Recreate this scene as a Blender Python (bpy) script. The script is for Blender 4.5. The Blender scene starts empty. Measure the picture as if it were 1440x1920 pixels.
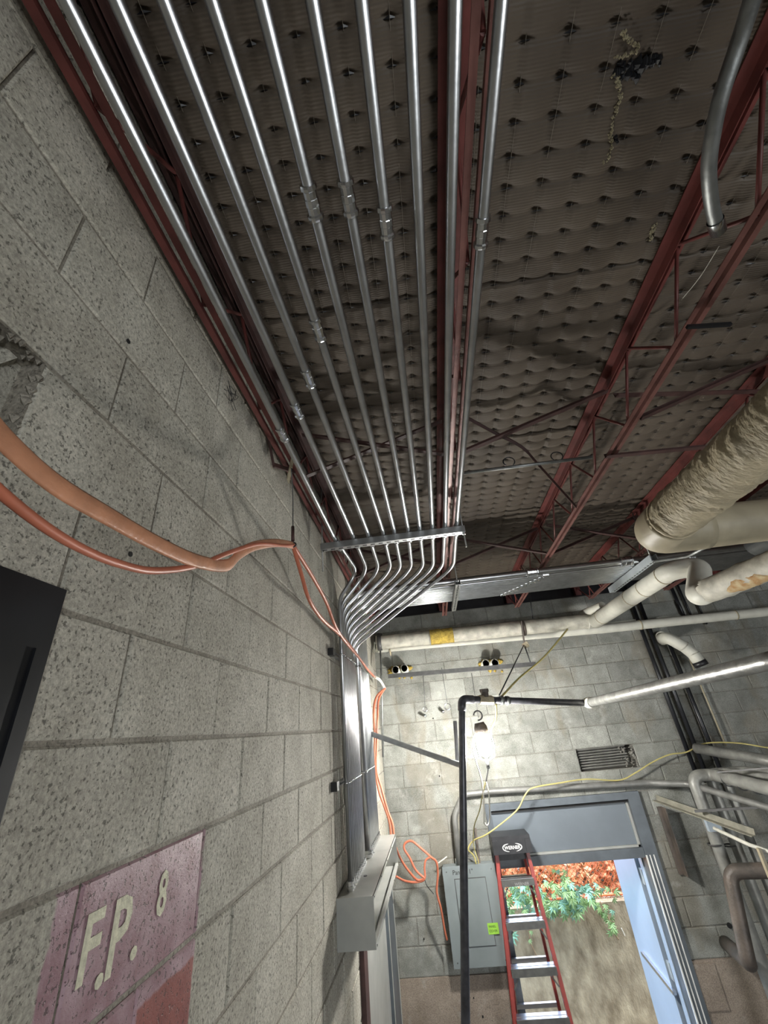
import bpy, math, random
import numpy as np
from mathutils import Vector, Matrix

# ------------------------------------------------------------------ camera
SC = bpy.context.scene
COL = SC.collection
random.seed(7); RNG = np.random.RandomState(5)
_c = np.array([720., 960.]); _vy = np.array([815., 1362.]); _vz = np.array([577., -473.])
FPX = math.sqrt(-float(np.dot(_vy - _c, _vz - _c)))
_ey = np.array([*(_vy - _c), FPX]); _ez = np.array([*(_vz - _c), FPX])
_ey /= np.linalg.norm(_ey); _ez /= np.linalg.norm(_ez)
_ez = _ez - _ey * np.dot(_ez, _ey); _ez /= np.linalg.norm(_ez); _ex = np.cross(_ey, _ez)
M3 = np.array([_ex, _ey, _ez])            # world = M3 @ (image right, image down, forward)
cam_d = bpy.data.cameras.new('camera'); cam = bpy.data.objects.new('camera', cam_d); COL.objects.link(cam)
r, d, f = M3[:, 0], M3[:, 1], M3[:, 2]
cam.matrix_world = Matrix(((r[0], -d[0], -f[0], 0), (r[1], -d[1], -f[1], 0), (r[2], -d[2], -f[2], 0), (0, 0, 0, 1)))
cam_d.sensor_fit = 'VERTICAL'; cam_d.sensor_height = 36.0; cam_d.sensor_width = 27.0
cam_d.lens = FPX / 1920 * 36.0; cam_d.clip_start = 0.02
SC.camera = cam

# ------------------------------------------------------------------ world, lights, exposure
SC.view_settings.view_transform = 'Standard'; SC.view_settings.look = 'None'
SC.view_settings.gamma = 1.0; SC.view_settings.use_curve_mapping = False
SC.view_settings.exposure = 0.12
wd = bpy.data.worlds.new('world'); SC.world = wd; wd.use_nodes = True
wn = wd.node_tree.nodes; wl = wd.node_tree.links
sky = wn.new('ShaderNodeTexSky'); sky.sky_type = 'NISHITA'; sky.sun_disc = False
sky.sun_elevation = math.radians(50); sky.sun_rotation = math.radians(160); sky.air_density = 1.2; sky.dust_density = 3.0
wl.new(sky.outputs['Color'], wn['Background'].inputs['Color']); wn['Background'].inputs['Strength'].default_value = 2.2

LAMP = Vector((0.39, 4.0, -0.17))
FLOOR = -3.3; FARY = 5.2; LX = -0.61; RX = 5.6; BY = -4.0

def add_light(name, kind, loc, energy, color, **kw):
    l = bpy.data.lights.new(name, kind); l.energy = energy; l.color = color
    for k, v in kw.items(): setattr(l, k, v)
    o = bpy.data.objects.new(name, l); COL.objects.link(o); o.location = loc
    return o
# soft daylight over the yard outside the door
sn = add_light('sun', 'SUN', (3, 8, 6), 9.0, (1.0, 0.93, 0.82), angle=math.radians(35))
sn.rotation_euler = Vector((-1, .35, -1.3)).to_track_quat('-Z', 'Y').to_euler()
# unseen fill light added behind the camera to lift the near surfaces
fill_l = add_light('added_fill_light', 'AREA', (3.4, BY + 0.05, -1.7), 210, (0.93, 0.97, 1.0), shape='RECTANGLE', size=3.0, size_y=2.0)
fill_l.rotation_euler = (math.radians(90), 0, 0)

# ------------------------------------------------------------------ geometry helpers
def ray(px, py): return M3 @ np.array([px - 720., py - 960., FPX])
def P(px, py, x=None, y=None, z=None):
    """the point of the room that the photograph shows at a pixel, on the given wall / height / depth plane"""
    dd = ray(px, py)
    t = x / dd[0] if x is not None else (y / dd[1] if y is not None else z / dd[2])
    return Vector(dd * t)

def fillet(pts, R, n=6):
    pts = [Vector(p) for p in pts]
    if R <= 0 or len(pts) < 3: return pts
    out = [pts[0]]
    for i in range(1, len(pts) - 1):
        a, b, c = pts[i - 1], pts[i], pts[i + 1]
        u = (a - b); v = (c - b); lu, lv = u.length, v.length
        if lu < 1e-6 or lv < 1e-6: continue
        u.normalize(); v.normalize()
        ang = u.angle(v)
        if ang > math.pi - 0.02: out.append(b); continue
        t = min(R / math.tan(ang / 2), lu * .48, lv * .48)
        p0, p1 = b + u * t, b + v * t
        for k in range(n + 1):
            s = k / n
            out.append(p0 * (1 - s) ** 2 + b * 2 * s * (1 - s) + p1 * s * s)
    out.append(pts[-1]); return out

def smooth_path(pts, n=6):
    pts = [Vector(p) for p in pts]; out = []
    for i in range(len(pts) - 1):
        p0 = pts[max(i - 1, 0)]; p1 = pts[i]; p2 = pts[i + 1]; p3 = pts[min(i + 2, len(pts) - 1)]
        for k in range(n):
            t = k / n
            out.append(.5 * ((2 * p1) + (p2 - p0) * t + (2 * p0 - 5 * p1 + 4 * p2 - p3) * t * t + (3 * p1 - p0 - 3 * p2 + p3) * t ** 3))
    out.append(pts[-1]); return out

class MB:
    def __init__(s): s.v = []; s.f = []; s.sm = []
    def add(s, vs, fs, smooth=False):
        o = len(s.v); s.v += [tuple(v) for v in vs]; s.f += [tuple(i + o for i in f) for f in fs]; s.sm += [smooth] * len(fs); return s
    def box(s, a, b):
        x0, y0, z0 = [min(p, q) for p, q in zip(a, b)]; x1, y1, z1 = [max(p, q) for p, q in zip(a, b)]
        return s.add([(x0, y0, z0), (x1, y0, z0), (x1, y1, z0), (x0, y1, z0), (x0, y0, z1), (x1, y0, z1), (x1, y1, z1), (x0, y1, z1)],
                     [(0, 3, 2, 1), (4, 5, 6, 7), (0, 1, 5, 4), (1, 2, 6, 5), (2, 3, 7, 6), (3, 0, 4, 7)])
    def bar(s, a, b, w, h, up=(0, 0, 1)):
        """rectangular bar from a to b; w across, h along up"""
        a = Vector(a); b = Vector(b); t = (b - a).normalized(); up = Vector(up)
        if abs(t.dot(up)) > .98: up = Vector((1, 0, 0))
        sx = t.cross(up).normalized(); uy = sx.cross(t).normalized()
        vs = [p + sx * i * w / 2 + uy * j * h / 2 for p in (a, b) for i, j in ((-1, -1), (1, -1), (1, 1), (-1, 1))]
        return s.add(vs, [(0, 1, 2, 3), (7, 6, 5, 4), (0, 4, 5, 1), (1, 5, 6, 2), (2, 6, 7, 3), (3, 7, 4, 0)])
    def prof(s, a, b, prof, up=(0, 0, 1)):
        """extrude a closed 2-D profile (across, up) from a to b"""
        a = Vector(a); b = Vector(b); t = (b - a).normalized(); up = Vector(up)
        if abs(t.dot(up)) > .98: up = Vector((1, 0, 0))
        sx = t.cross(up).normalized(); uy = sx.cross(t).normalized(); n = len(prof)
        vs = [p + sx * i + uy * j for p in (a, b) for i, j in prof]
        return s.add(vs, [tuple(range(n)), tuple(range(2 * n - 1, n - 1, -1))] + [(i, i + n, (i + 1) % n + n, (i + 1) % n) for i in range(n)])
    def tube(s, pts, rad, seg=10, cap=True, flat=1.0, upv=None, smooth=True):
        pts = [Vector(p) for p in pts]; n = len(pts)
        rr = rad if hasattr(rad, '__len__') else [rad] * n
        T = [((pts[min(i + 1, n - 1)] - pts[max(i - 1, 0)]).normalized()) for i in range(n)]
        u = Vector(upv) if upv else (Vector((0, 0, 1)) if abs(T[0].z) < .9 else Vector((1, 0, 0)))
        u = (u - T[0] * u.dot(T[0])).normalized(); vs = []
        for i in range(n):
            if upv: u = Vector(upv)
            u = (u - T[i] * u.dot(T[i]))
            u = u.normalized() if u.length > 1e-6 else T[i].orthogonal().normalized()
            w = T[i].cross(u)
            for k in range(seg):
                a = 2 * math.pi * k / seg
                vs.append(pts[i] + u * math.cos(a) * rr[i] + w * math.sin(a) * rr[i] * flat)
        fs = [(i * seg + k, i * seg + (k + 1) % seg, (i + 1) * seg + (k + 1) % seg, (i + 1) * seg + k) for i in range(n - 1) for k in range(seg)]
        s.add(vs, fs, smooth)
        if cap:
            o = len(s.v) - n * seg
            s.f += [tuple(o + k for k in range(seg))[::-1], tuple(o + (n - 1) * seg + k for k in range(seg))]; s.sm += [False, False]
        return s
    def ring(s, c, ax, R, r_, seg=14, m=6, arc=1.0):
        c = Vector(c); ax = Vector(ax).normalized(); u = ax.orthogonal().normalized(); w = ax.cross(u)
        k = int(seg * arc)
        return s.tube([c + u * R * math.cos(2 * math.pi * i / seg) + w * R * math.sin(2 * math.pi * i / seg) for i in range(k + 1)], r_, m, cap=arc < 1)
    def build(s, name, mat, parent=None):
        me = bpy.data.meshes.new(name); me.from_pydata([tuple(v) for v in s.v], [], s.f); me.update()
        me.polygons.foreach_set('use_smooth', s.sm)
        if mat: me.materials.append(mat)
        o = bpy.data.objects.new(name, me); COL.objects.link(o)
        if parent: attach(o, parent)
        return o

def attach(o, parent):
    o.parent = parent
    o.matrix_parent_inverse = Matrix.Translation(-Vector(parent['_base'])) if '_base' in parent else Matrix.Identity(4)
def thing(name, label, cat, loc=(0, 0, 0), group=None):
    o = bpy.data.objects.new(name, None); COL.objects.link(o); o.location = loc; o.empty_display_size = .05
    o['_base'] = tuple(loc); o['label'] = label; o['category'] = cat
    if group: o['group'] = group
    return o
def tag(o, label, cat, group=None):
    o['label'] = label; o['category'] = cat
    if group: o['group'] = group
    return o
def struct(o): o['kind'] = 'structure'; return o
def stuff(o): o['kind'] = 'stuff'; return o
ORD = ['first', 'second', 'third', 'fourth', 'fifth', 'sixth', 'seventh', 'eighth', 'ninth', 'tenth', 'eleventh', 'twelfth']

# ------------------------------------------------------------------ materials
def mat(name, col, rough=.6, metal=0., var=.15, scale=8., bump=0., bscale=60., detail=4., spec=.5, stretch=None, col2=None, objrand=0., coord='Object'):
    m = bpy.data.materials.new(name); m.use_nodes = True; nt = m.node_tree; N, L = nt.nodes, nt.links
    b = N['Principled BSDF']; b.inputs['Roughness'].default_value = rough; b.inputs['Metallic'].default_value = metal
    b.inputs['Specular IOR Level'].default_value = spec
    tc = N.new('ShaderNodeTexCoord'); mp = N.new('ShaderNodeMapping'); L.new(tc.outputs[coord], mp.inputs['Vector'])
    if stretch: mp.inputs['Scale'].default_value = stretch
    no = N.new('ShaderNodeTexNoise'); no.inputs['Scale'].default_value = scale; no.inputs['Detail'].default_value = detail; L.new(mp.outputs[0], no.inputs['Vector'])
    rp = N.new('ShaderNodeValToRGB'); L.new(no.outputs['Fac'], rp.inputs['Fac'])
    c2 = col2 or tuple(c * (1 + var) for c in col); c1 = tuple(c * (1 - var) for c in col) if not col2 else col
    rp.color_ramp.elements[0].position = .32; rp.color_ramp.elements[1].position = .68
    rp.color_ramp.elements[0].color = (*c1, 1); rp.color_ramp.elements[1].color = (*c2, 1)
    out = rp.outputs['Color']
    if objrand:
        oi = N.new('ShaderNodeObjectInfo'); mr = N.new('ShaderNodeMapRange'); L.new(oi.outputs['Random'], mr.inputs['Value'])
        mr.inputs['To Min'].default_value = 1 - objrand; mr.inputs['To Max'].default_value = 1 + objrand
        hs = N.new('ShaderNodeHueSaturation'); L.new(mr.outputs[0], hs.inputs['Value']); L.new(out, hs.inputs['Color']); out = hs.outputs['Color']
    L.new(out, b.inputs['Base Color'])
    if bump:
        n2 = N.new('ShaderNodeTexNoise'); n2.inputs['Scale'].default_value = bscale; n2.inputs['Detail'].default_value = 3; L.new(mp.outputs[0], n2.inputs['Vector'])
        bp = N.new('ShaderNodeBump'); bp.inputs['Strength'].default_value = bump; bp.inputs['Distance'].default_value = .01
        L.new(n2.outputs['Fac'], bp.inputs['Height']); L.new(bp.outputs[0], b.inputs['Normal'])
    m['_out'] = 1
    return m

def block_mat(name, c1, c2, pore=.5, paint=False, stains=False, rand=.07):
    m = bpy.data.materials.new(name); m.use_nodes = True; nt = m.node_tree; N, L = nt.nodes, nt.links
    b = N['Principled BSDF']; b.inputs['Roughness'].default_value = .85; b.inputs['Specular IOR Level'].default_value = .3
    geo = N.new('ShaderNodeNewGeometry'); pos = geo.outputs['Position']
    def noise(sc, det=4, rg=.5):
        n = N.new('ShaderNodeTexNoise'); n.inputs['Scale'].default_value = sc; n.inputs['Detail'].default_value = det; n.inputs['Roughness'].default_value = rg; L.new(pos, n.inputs['Vector']); return n.outputs['Fac']
    def ramp(src, p0, p1, a=(0, 0, 0, 1), c=(1, 1, 1, 1)):
        r_ = N.new('ShaderNodeValToRGB'); L.new(src, r_.inputs['Fac']); e = r_.color_ramp.elements
        e[0].position = p0; e[1].position = p1; e[0].color = a; e[1].color = c; return r_.outputs['Color']
    def mix(fac, a, c, mode='MIX'):
        x = N.new('ShaderNodeMix'); x.data_type = 'RGBA'; x.blend_type = mode
        if isinstance(fac, float): x.inputs[0].default_value = fac
        else: L.new(fac, x.inputs[0])
        for s, q in ((6, a), (7, c)):
            if isinstance(q, tuple): x.inputs[s].default_value = q
            else: L.new(q, x.inputs[s])
        return x.outputs[2]
    base = mix(ramp(noise(6, 5, .6), .35, .65), (*c1, 1), (*c2, 1))
    grain = ramp(noise(150, 3, .7), .3, .7, (.62, .62, .62, 1), (1.32, 1.32, 1.32, 1))
    base = mix(1.0, base, grain, 'MULTIPLY')
    oi = N.new('ShaderNodeObjectInfo'); mr = N.new('ShaderNodeMapRange'); L.new(oi.outputs['Random'], mr.inputs['Value'])
    mr.inputs['To Min'].default_value = 1 - rand; mr.inputs['To Max'].default_value = 1 + rand
    hs = N.new('ShaderNodeHueSaturation'); L.new(mr.outputs[0], hs.inputs['Value']); L.new(base, hs.inputs['Color']); base = hs.outputs['Color']
    pores = ramp(noise(125, 3, .6), .585, .64)
    def math_(op, a, c):
        x = N.new('ShaderNodeMath'); x.operation = op
        for i, q in ((0, a), (1, c)):
            if isinstance(q, (int, float)): x.inputs[i].default_value = q
            else: L.new(q, x.inputs[i])
        return x.outputs[0]
    sep = N.new('ShaderNodeSeparateXYZ'); L.new(pos, sep.inputs[0]); X, Y, Z = sep.outputs
    if paint:      # old pink and red paint on a few blocks, edges wobbling a little
        wob = math_('MULTIPLY', math_('SUBTRACT', noise(30, 3), .5), .02)
        Yw = math_('ADD', Y, wob); Zw = math_('ADD', Z, wob)
        def rect(y0, y1, z0, z1, s=200.):
            def edge(v, t, sg):
                q = math_('MULTIPLY', math_('SUBTRACT', v, t), s * sg); c_ = N.new('ShaderNodeClamp'); L.new(q, c_.inputs[0]); return c_.outputs[0]
            return math_('MULTIPLY', math_('MULTIPLY', edge(Yw, y0, 1), edge(Yw, y1, -1)), math_('MULTIPLY', edge(Zw, z0, 1), edge(Zw, z1, -1)))
        lil = math_('MULTIPLY', rect(.775, 1.243, -.60, -.170), ramp(noise(9, 5), .05, .32))
        base = mix(lil, base, mix(ramp(noise(16, 4), .35, .7), (.28, .16, .18, 1), (.44, .31, .34, 1)))
        red = math_('MULTIPLY', rect(1.035, 1.243, -.9, -.408), .93)
        rr = math_('SUBTRACT', .85, math_('MULTIPLY', lil, .42)); L.new(rr, b.inputs['Roughness'])
        base = mix(red, base, mix(ramp(noise(20, 4), .3, .7), (.22, .065, .05, 1), (.33, .11, .09, 1)))
    if stains:     # brown water marks and pale efflorescence with shapes of their own
        mp = N.new('ShaderNodeMapping'); L.new(pos, mp.inputs[0]); mp.inputs['Scale'].default_value = (1.6, 1, .7)
        n = N.new('ShaderNodeTexNoise'); n.inputs['Scale'].default_value = 2.6; n.inputs['Detail'].default_value = 6; n.inputs['Distortion'].default_value = .5; L.new(mp.outputs[0], n.inputs['Vector'])
        base = mix(math_('MULTIPLY', ramp(n.outputs['Fac'], .54, .66), .40), base, (.20, .17, .12, 1))
        base = mix(math_('MULTIPLY', ramp(noise(7, 6, .65), .60, .72), .35), base, (.52, .52, .48, 1))
        dk = math_('MULTIPLY', ramp(noise(3.3, 5, .6), .56, .72), .45)
        base = mix(dk, base, (.12, .115, .10, 1))
    col = mix(math_('MULTIPLY', pores, pore), base, (.045, .042, .036, 1))
    L.new(col, b.inputs['Base Color'])
    h = math_('SUBTRACT', math_('MULTIPLY', noise(160, 3, .7), .5), math_('MULTIPLY', pores, .9))
    bp = N.new('ShaderNodeBump'); bp.inputs['Strength'].default_value = .55; bp.inputs['Distance'].default_value = .004
    L.new(h, bp.inputs['Height']); L.new(bp.outputs[0], b.inputs['Normal'])
    return m

M = {}
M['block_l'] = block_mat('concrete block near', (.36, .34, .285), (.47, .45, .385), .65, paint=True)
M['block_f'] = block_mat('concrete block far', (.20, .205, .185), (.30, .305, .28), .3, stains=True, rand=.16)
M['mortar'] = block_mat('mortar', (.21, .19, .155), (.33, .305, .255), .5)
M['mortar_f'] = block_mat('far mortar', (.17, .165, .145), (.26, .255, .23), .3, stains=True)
M['base'] = block_mat('poured concrete', (.25, .205, .165), (.33, .275, .225), .25, stains=True)
M['floor'] = mat('floor concrete', (.2, .19, .17), .8, var=.25, scale=3, bump=.3)
M['emt'] = mat('galvanised conduit', (.54, .55, .56), .33, 1., .12, 14, stretch=(1, 1, 1), bump=.05, bscale=40)
M['emt_old'] = mat('dull galvanised conduit', (.27, .28, .275), .5, .9, .22, 18, bump=.1)
M['fitting'] = mat('zinc fitting', (.62, .63, .64), .22, 1., .08, 20)
M['strut'] = mat('galvanised strut', (.40, .41, .41), .42, .9, .15, 20, bump=.05)
M['strutdk'] = mat('dark strut', (.10, .10, .10), .5, .6, .2, 15)
M['rod'] = mat('threaded rod steel', (.35, .35, .34), .4, .9, .15, 60, bump=.3, bscale=300)
M['red'] = mat('red oxide steel', (.135, .036, .031), .5, 0., .28, 12, bump=.15, bscale=50)
M['red2'] = mat('worn pinkish red steel', (.19, .085, .072), .42, .15, .3, 10, bump=.15, bscale=50)
M['reddk'] = mat('dull red brown steel', (.055, .024, .021), .6, 0., .35, 14, bump=.15)
M['deck'] = mat('roof deck', (.07, .06, .05), .8)
M['blackp'] = mat('black iron pipe', (.085, .085, .095), .38, .45, .35, 18, bump=.08)
M['black'] = mat('black steel', (.012, .013, .016), .35, .1, .3, 9)
M['blackpl'] = mat('black plastic', (.018, .018, .02), .4, 0, .3, 20)
M['white'] = mat('painted pipe wrap', (.60, .59, .52), .5, 0, .10, 9, bump=.25, bscale=22)
M['canvas'] = mat('cream canvas pipe wrap', (.40, .345, .235), .65, 0, .18, 7, bump=1.0, bscale=42, stretch=(1, 1.6, 1))
M['canvas2'] = mat('smooth cream pipe wrap', (.36, .315, .22), .5, 0, .18, 6, bump=.2, bscale=20)
M['dirtywrap'] = mat('dirty white pipe wrap', (.30, .285, .24), .6, 0, .3, 12, bump=.5, bscale=30, col2=(.55, .53, .45))
M['greypipe3'] = mat('dull grey conduit paint', (.20, .20, .19), .45, .3, .2, 14)
M['palestrut'] = mat('pale blue grey strut', (.50, .55, .58), .4, .3, .08, 10)
M['beige'] = mat('dusty beige steel', (.24, .23, .185), .6, .1, .2, 20, bump=.2)
M['foam'] = mat('yellow foam', (.42, .30, .06), .9, 0, .35, 30, bump=1.0, bscale=90)
M['greypipe'] = mat('grey painted pipe', (.27, .27, .25), .45, .2, .22, 12, bump=.2)
M['rustpipe'] = mat('brown rusty pipe', (.07, .062, .055), .5, .2, .35, 7, col2=(.15, .12, .10), bump=.3)
M['trough'] = mat('grey enamel sheet', (.36, .365, .34), .45, .1, .12, 6, bump=.03, bscale=8)
M['orange'] = mat('orange cord', (.52, .16, .09), .45, 0, .12, 15)
M['orange2'] = mat('faded orange cord', (.56, .26, .145), .5, 0, .15, 20, bump=.2, bscale=90)
M['yellow'] = mat('yellow cord', (.46, .40, .15), .5)
M['whitecord'] = mat('white cord', (.7, .68, .6), .5)
M['greydoor'] = mat('blue grey paint', (.14, .165, .19), .4, .0, .10, 3, bump=.04, bscale=10)
M['frame'] = mat('dark blue grey frame paint', (.085, .10, .115), .38, 0, .22, 6, bump=.1)
M['leaf'] = mat('pale blue door paint', (.36, .42, .48), .35, 0, .06, 3)
M['panelg'] = mat('electrical panel grey', (.20, .23, .235), .45, 0, .08, 5, bump=.03)
M['fiber'] = mat('red fibreglass', (.30, .045, .036), .35, 0, .15, 14)
M['alu'] = mat('aluminium', (.62, .62, .63), .3, 1., .06, 20, stretch=(1, 8, 8))
M['greylabel'] = mat('grey step face', (.11, .11, .105), .5, .2, .2, 20)
M['greytext'] = mat('grey lettering', (.35, .35, .34), .5)
M['green'] = mat('lime sticker', (.28, .55, .06), .6)
M['ink'] = mat('black marker', (.01, .01, .01), .7)
M['paintw'] = mat('worn cream paint', (.62, .60, .45), .8, 0, .2, 60, bump=.3, bscale=150)
M['whiteprint'] = mat('white print', (.75, .75, .72), .5)
M['dark_back'] = mat('dark cavity', (.05, .048, .04), .9, var=.5, scale=20, bump=.5)  # dark mottled colour of the sheet behind the vent bars
M['outwall'] = mat('weathered retaining wall', (.17, .13, .08), .9, 0, .3, 5, bump=.5, bscale=30, stretch=(1.6, 1, .9), col2=(.44, .37, .25), detail=10)
M['grass'] = mat('outdoor ground', (.2, .18, .12), .9)
M['ivy'] = mat('green creeper leaf', (.20, .36, .12), .5, 0, .3, 3, objrand=.25, col2=(.40, .55, .26))
M['ivy2'] = mat('teal creeper leaf', (.18, .40, .26), .45, 0, .25, 3, objrand=.2, col2=(.36, .60, .45))
M['autumn'] = mat('autumn foliage', (.58, .17, .09), .6, 0, .3, 3.0, col2=(.82, .58, .30), detail=6)
M['autumn2'] = mat('yellow foliage', (.70, .58, .20), .6, 0, .3, 5.0, col2=(.88, .78, .55))
M['netting'] = mat('orange fence wire', (.62, .14, .05), .5, .1)
M['twig'] = mat('dry stem', (.25, .16, .09), .8)
M['insul'] = None
def insul_mat():
    m = bpy.data.materials.new('brown quilted insulation facing'); m.use_nodes = True; N, L = m.node_tree.nodes, m.node_tree.links
    b = N['Principled BSDF']; b.inputs['Roughness'].default_value = .62; b.inputs['Specular IOR Level'].default_value = .35
    geo = N.new('ShaderNodeNewGeometry')
    n = N.new('ShaderNodeTexNoise'); n.inputs['Scale'].default_value = 3; n.inputs['Detail'].default_value = 6; L.new(geo.outputs['Position'], n.inputs['Vector'])
    rp = N.new('ShaderNodeValToRGB'); L.new(n.outputs['Fac'], rp.inputs['Fac']); e = rp.color_ramp.elements
    e[0].position = .3; e[1].position = .7; e[0].color = (.078, .061, .046, 1); e[1].color = (.13, .105, .080, 1)
    L.new(rp.outputs[0], b.inputs['Base Color'])
    w = N.new('ShaderNodeTexWave'); w.wave_type = 'BANDS'; w.bands_direction = 'Y'; w.inputs['Scale'].default_value = 36; w.inputs['Distortion'].default_value = 1.0
    w.inputs['Detail'].default_value = 3; w.inputs['Detail Scale'].default_value = 1.0; L.new(geo.outputs['Position'], w.inputs['Vector'])
    bp = N.new('ShaderNodeBump'); bp.inputs['Strength'].default_value = .4; bp.inputs['Distance'].default_value = .002
    L.new(w.outputs['Fac'], bp.inputs['Height']); L.new(bp.outputs[0], b.inputs['Normal'])
    return m
M['insul'] = insul_mat()
def emis(name, col, s):
    m = bpy.data.materials.new(name); m.use_nodes = True; b = m.node_tree.nodes['Principled BSDF']
    b.inputs['Base Color'].default_value = (*col, 1); b.inputs['Emission Color'].default_value = (*col, 1); b.inputs['Emission Strength'].default_value = s; return m
M['bulb'] = emis('lit bulb glass', (1, .975, .92), 980)

# ------------------------------------------------------------------ the room shell
ZT = lambda y: 1.585 - .02 * y      # underside level of the roof insulation
PITCH = .2032
MV = .0065; MJ = .009                           # mortar joint

def block_mesh(w, h, dp=.02):
    """a block face standing proud of the mortar, edges eased; local x across, z up, +y is the visible face"""
    e = .004; v = []
    for (yy, k) in ((0, 0), (dp - e, 0), (dp, e)):
        v += [(k, yy, k), (w - k, yy, k), (w - k, yy, h - k), (k, yy, h - k)]
    fs = [(8, 9, 10, 11)[::-1]]
    for a in (0, 4):
        for i in range(4): fs.append((a + i, a + (i + 1) % 4, a + 4 + (i + 1) % 4, a + 4 + i))
    me = bpy.data.meshes.new('block'); me.from_pydata(v, [], fs); me.update(); return me
_bm = {}
def put_block(parent, material, origin, axis, w, h, proud):
    key = (round(w, 3), round(h, 3), material.name)
    if key not in _bm:
        me = block_mesh(w, h); me.materials.append(material); _bm[key] = me
    o = bpy.data.objects.new('block', _bm[key]); COL.objects.link(o); o.parent = parent
    tilt = Matrix.Rotation(random.uniform(-.002, .002), 4, 'X')
    if axis == 'L':   # face looks to +X, local x runs to -Y
        R = Matrix(((0, 1, 0, 0), (-1, 0, 0, 0), (0, 0, 1, 0), (0, 0, 0, 1)))
        o.matrix_world = Matrix.Translation((origin[0] - .02 + proud, origin[1] + w, origin[2])) @ R @ tilt
    else:             # face looks to -Y
        R = Matrix(((-1, 0, 0, 0), (0, -1, 0, 0), (0, 0, 1, 0), (0, 0, 0, 1)))
        o.matrix_world = Matrix.Translation((origin[0] + w, origin[1] + .02 - proud, origin[2])) @ R @ tilt
    return o
def sub_intervals(a, b, holes):
    segs = [(a, b)]
    for h0, h1 in holes:
        ns = []
        for s0, s1 in segs:
            if h1 <= s0 or h0 >= s1: ns.append((s0, s1))
            else:
                if h0 - s0 > .02: ns.append((s0, h0))
                if s1 - h1 > .02: ns.append((h1, s1))
        segs = ns
    return segs

def slab(name, material, axis, c0, c1, u0, u1, v0, v1, holes):
    """wall slab with rectangular holes. axis 'X': faces +-X, u=y ; axis 'Y': u=x"""
    us = sorted({u0, u1, *[h[0] for h in holes], *[h[1] for h in holes]}); vs = sorted({v0, v1, *[h[2] for h in holes], *[h[3] for h in holes]})
    mb = MB()
    for i in range(len(us) - 1):
        for j in range(len(vs) - 1):
            cu, cv = (us[i] + us[i + 1]) / 2, (vs[j] + vs[j + 1]) / 2
            if any(h[0] < cu < h[1] and h[2] < cv < h[3] for h in holes): continue
            if axis == 'X': mb.box((c0, us[i], vs[j]), (c1, us[i + 1], vs[j + 1]))
            else: mb.box((us[i], c0, vs[j]), (us[i + 1], c1, vs[j + 1]))
    return struct(mb.build(name, material))

# left wall
z0L = .030
HOLE_L = (.20, .462, z0L + 2 * PITCH, z0L + 3 * PITCH)
wall_left = slab('wall_left', M['mortar'], 'X', LX - .3, LX - .005, BY, FARY + .3, FLOOR, 1.75, [HOLE_L])
for k in range(-11, 8):
    za = z0L + k * PITCH; zb = za + PITCH
    off = 1.03 if k % 2 == 1 else .827
    y = off - .4064 * 3
    while y < FARY:
        a, b = max(y, -.25), min(y + .4064, FARY)
        holes = [HOLE_L[:2]] if k == 2 else []
        for s0, s1 in sub_intervals(a, b, holes):
            if s1 - s0 > .03:
                put_block(wall_left, M['block_l'], (LX + (0 if .7 < s0 < 1.3 and -.6 < za < 0 else random.uniform(-.0015, .0015)), s0 + MV / 2, za + MJ / 2), 'L', s1 - s0 - MV, min(zb, 1.6) - za - MJ, 0)
        y += .4064
mb = MB(); random.seed(3)
for i in range(26):   # broken rubble and crumbled mortar along the edge of the hole
    t = random.random(); side = random.random()
    p = Vector((LX + random.uniform(-.03, .002), .30 + .16 * t, HOLE_L[3] - .004)) if side < .6 else Vector((LX + random.uniform(-.03, .002), .46, HOLE_L[2] + .19 * t))
    s = random.uniform(.004, .012); mb.add([p + Vector(q) * s for q in ((1, 0, 0), (-1, .2, 0), (0, 1, .1), (0, -.9, 0), (.1, 0, 1), (0, .1, -1))],
        [(0, 2, 4), (2, 1, 4), (1, 3, 4), (3, 0, 4), (2, 0, 5), (1, 2, 5), (3, 1, 5), (0, 3, 5)])
stuff(mb.build('mortar_crumbs', M['mortar'], wall_left))
mb = MB(); mb.box((LX - .29, .19, HOLE_L[2] - .05), (LX - .16, .47, HOLE_L[3] + .02)); mb.box((LX - .16, .43, HOLE_L[2]), (LX - .05, .4625, HOLE_L[3]))
mb.bar((LX - .12, .34, HOLE_L[2]), (LX - .06, .44, HOLE_L[3]), .05, .03)
mb.build('cavity_lining', M['block_l'], wall_left)

# far wall with door opening and broken vent
DX0, DX1, DZT = .40, 1.93, -.745
ZF = .061
V0, V1 = P(1078, 1400, y=FARY).x, P(1180, 1395, y=FARY).x
HOLE_V = (V0, V1 + .03, ZF - 3 * PITCH, ZF - 2 * PITCH)
HOLE_D = (DX0, DX1, FLOOR, DZT)
WTOP = 1.255
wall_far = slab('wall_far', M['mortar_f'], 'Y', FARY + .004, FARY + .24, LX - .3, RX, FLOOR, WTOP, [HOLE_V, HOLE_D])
for k in range(-10, 6):
    za = ZF + k * PITCH; zb = min(za + PITCH, WTOP)
    off = .815 if k % 2 == 1 else 1.018
    x = off - .4064 * 5
    while x < 4.6:
        holes = []
        if k == -3: holes.append(HOLE_V[:2])
        if za < DZT - .02: holes.append((DX0, DX1))
        for s0, s1 in sub_intervals(max(x, LX), x + .4064, holes):
            hh = zb - za
            if za < DZT - .02 and zb > DZT and s0 > DX0 - .01 and s1 < DX1 + .01: continue
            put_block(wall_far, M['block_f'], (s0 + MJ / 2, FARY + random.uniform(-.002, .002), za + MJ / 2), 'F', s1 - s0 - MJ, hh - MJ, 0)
        x += .4064
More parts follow.
